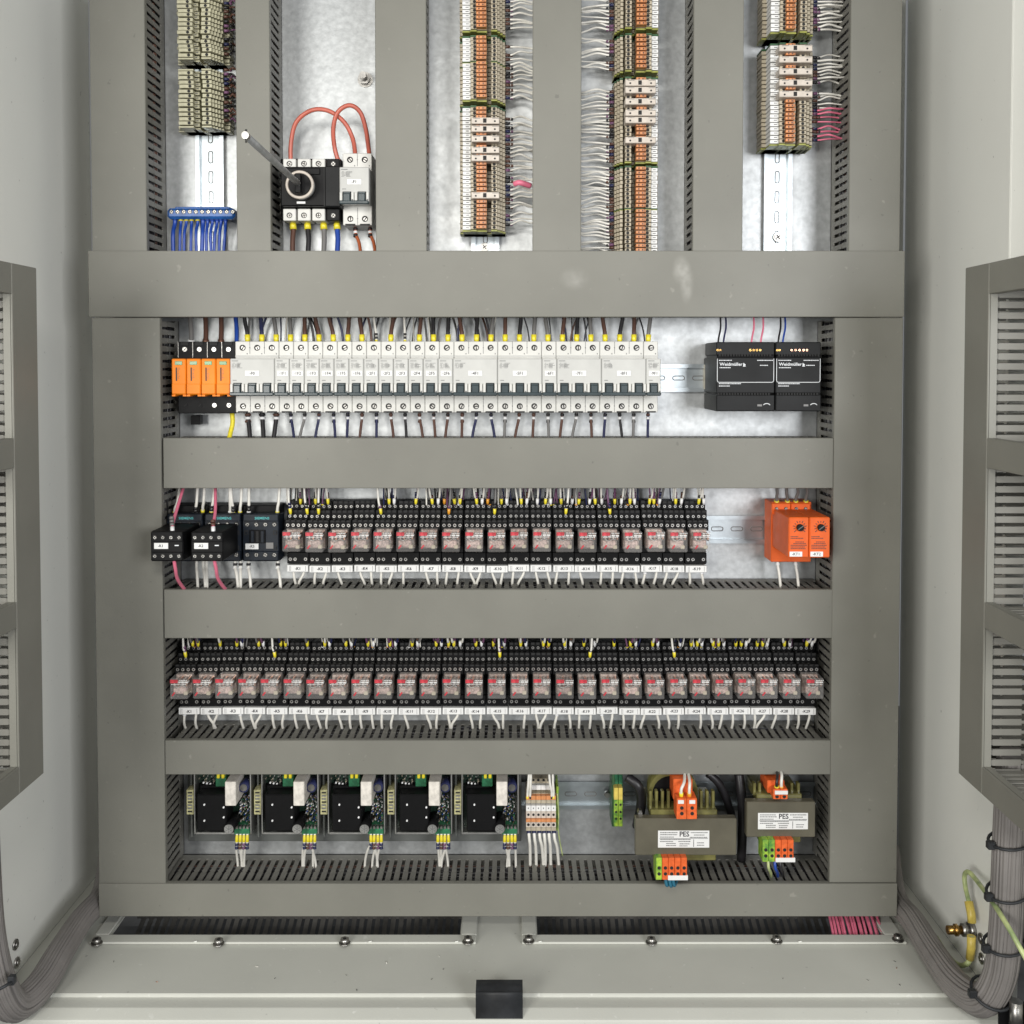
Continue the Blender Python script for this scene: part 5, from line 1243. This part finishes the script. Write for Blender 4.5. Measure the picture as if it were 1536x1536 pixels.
bundle([(rx(1338, 1.31), 1.31, zr(1270, 1.31)), (rx(1349, 1.26), 1.26, zr(1345, 1.26)), (rx(1377, 1.20), 1.20, zr(1384, 1.20)), (rx(1409, 1.14), 1.14, zr(1434, 1.14)), (rx(1444, 1.09), 1.09, zr(1479, 1.09)), (rx(1482, 1.055), 1.055, zr(1500, 1.055)), (rx(1508, 1.04), 1.04, zr(1462, 1.04)), (rx(1516, 1.035), 1.035, zr(1390, 1.035)), (rx(1518, 1.03), 1.03, zr(1320, 1.03)), (rx(1520, 1.03), 1.03, zr(1240, 1.03)), (rx(1524, 1.02), 1.02, zr(1130, 1.02))],
       lambda u: 0.0115+0.0045*min(1, u*2.2), 'thick grey cable bundle sweeping out over the right cabinet edge', 44, 5, (1256, 1333, 1412, 1490))
bundle([(rx(160, 1.31), 1.31, zr(1270, 1.31)), (rx(149, 1.26), 1.26, zr(1338, 1.26)), (rx(114, 1.20), 1.20, zr(1382, 1.20)), (rx(82, 1.14), 1.14, zr(1430, 1.14)), (rx(50, 1.09), 1.09, zr(1480, 1.09)), (rx(13, 1.055), 1.055, zr(1508, 1.055)), (rx(-12, 1.035), 1.035, zr(1470, 1.035)), (rx(-28, 1.03), 1.03, zr(1380, 1.03)), (rx(-34, 1.03), 1.03, zr(1200, 1.03))],
       lambda u: 0.0115+0.0045*min(1, u*2.2), 'thick grey cable bundle sweeping out over the left cabinet edge', 44, 8)
t = thing('cable_tie', 'black cable tie on the bundle at the lower left corner', 'cable tie', W(10, 1475, YB-1.03))
MB().tube([W(-6, 1486, YB-1.0), W(6, 1480, YB-1.0), W(16, 1474, YB-1.01), W(21, 1468, YB-1.02)], 0.0016, 'rubber', 6).build('strap', t)
q = W(19, 1470, YB-1.015); MB().box(q[0]-0.004, q[0]+0.003, q[1]-0.004, q[1]+0.003, q[2]-0.004, q[2]+0.005, 'rubber', 0.001).build('head', t)

# earth stud and wires on the right side wall
q = PX(1458, 1395, XR-0.002)
t = thing('earth_stud', 'brass and steel earth stud on the right side wall', 'stud', q)
b = MB(); b.cyl(q, 0.0085, XR-0.006, XR, 'steel', 18, ax=0); b.cyl(q, 0.0070, XR-0.014, XR-0.006, 'steel', 6, ax=0); b.build('nut', t)
b = MB(); b.cyl(q, 0.0048, XR-0.030, XR-0.014, 'brass', 12, ax=0); b.cyl(q, 0.0065, XR-0.022, XR-0.018, 'brass', 6, ax=0); b.build('brass_nut', t)
Xw = XR-0.012
for i, pts in enumerate(([(1458, 1384), (1457, 1372), (1453, 1352), (1448, 1330), (1447, 1313), (1453, 1308), (1466, 1322), (1488, 1352), (1512, 1390), (1540, 1440)], [(1457, 1404), (1457, 1420), (1455, 1438), (1450, 1446), (1441, 1448), (1430, 1442), (1418, 1428), (1404, 1406)])):
    P = []
    for k, (a, c) in enumerate(pts):
        P.append(PX(a, c, Xw-(0.004 if k > 2 else 0)) if not (i == 0 and k > 6) else W(a, c, YB-(1.035, 0.997, 0.975)[k-7]))
    w_ = wire3(P, 0.0026 if i == 0 else 0.0028, 'w_earth', ('green-yellow earth wire looping from the stud to the right door', 'green-yellow earth wire curving from the stud down behind the bundle')[i])
    S = P[:3]; MB().tube(S, 0.0046, 'lug_yellow', 10).build('cable_lug', w_)
    if i == 0:
        P2 = [PX(1457, 1372, Xw), PX(1461, 1345, Xw-0.004), PX(1463, 1328, Xw-0.004)]
# hinge piece lower right
q = W(1524, 1516, YB-1.03); t = thing('door_hinge', 'dark metal hinge piece in the lower right corner', 'hinge', q)
b = MB(); b.tube([(q[0], q[1], q[2]-0.02), (q[0], q[1], q[2]+0.010)], 0.0065, 'steel', 14); b.build('pin', t)
b = MB(); b.box(q[0]-0.014, q[0]+0.02, q[1]+0.006, q[1]+0.010, q[2]-0.03, q[2]+0.004, 'black', 0.001); b.build('leaf', t)

SMALL.build('wires', None, kind='stuff', label='many thin wires fanning out beside terminal columns and above the relays', cat='wires')
b = MB()
for i in range(16):
    p = PZ(rnd.uniform(120, 1380), rnd.uniform(1424, 1486), ZF+0.0004); a = rnd.uniform(0, 3.1); l = rnd.uniform(0.001, 0.0045)
    b.tube([p, (p[0]+cos(a)*l, p[1]+sin(a)*l, p[2]+0.0002)], rnd.uniform(0.0002, 0.00045), rnd.choice(['w_white', 'w_grey', 'copper', 'duct', 'w_black']), 5)
b.build('dust_scraps', None, kind='stuff', label='tiny scraps of dust and wire on the cabinet floor', cat='dust')
# workshop floor under the cabinet
b = MB(); b.box(-2, 2, -1.5, 2.5, ZF-0.16, ZF-0.15, 'floor_dark'); b.build('floor', kind='structure')
for o in list(bpy.data.objects):
    if '_o' in o.keys(): del o['_o']
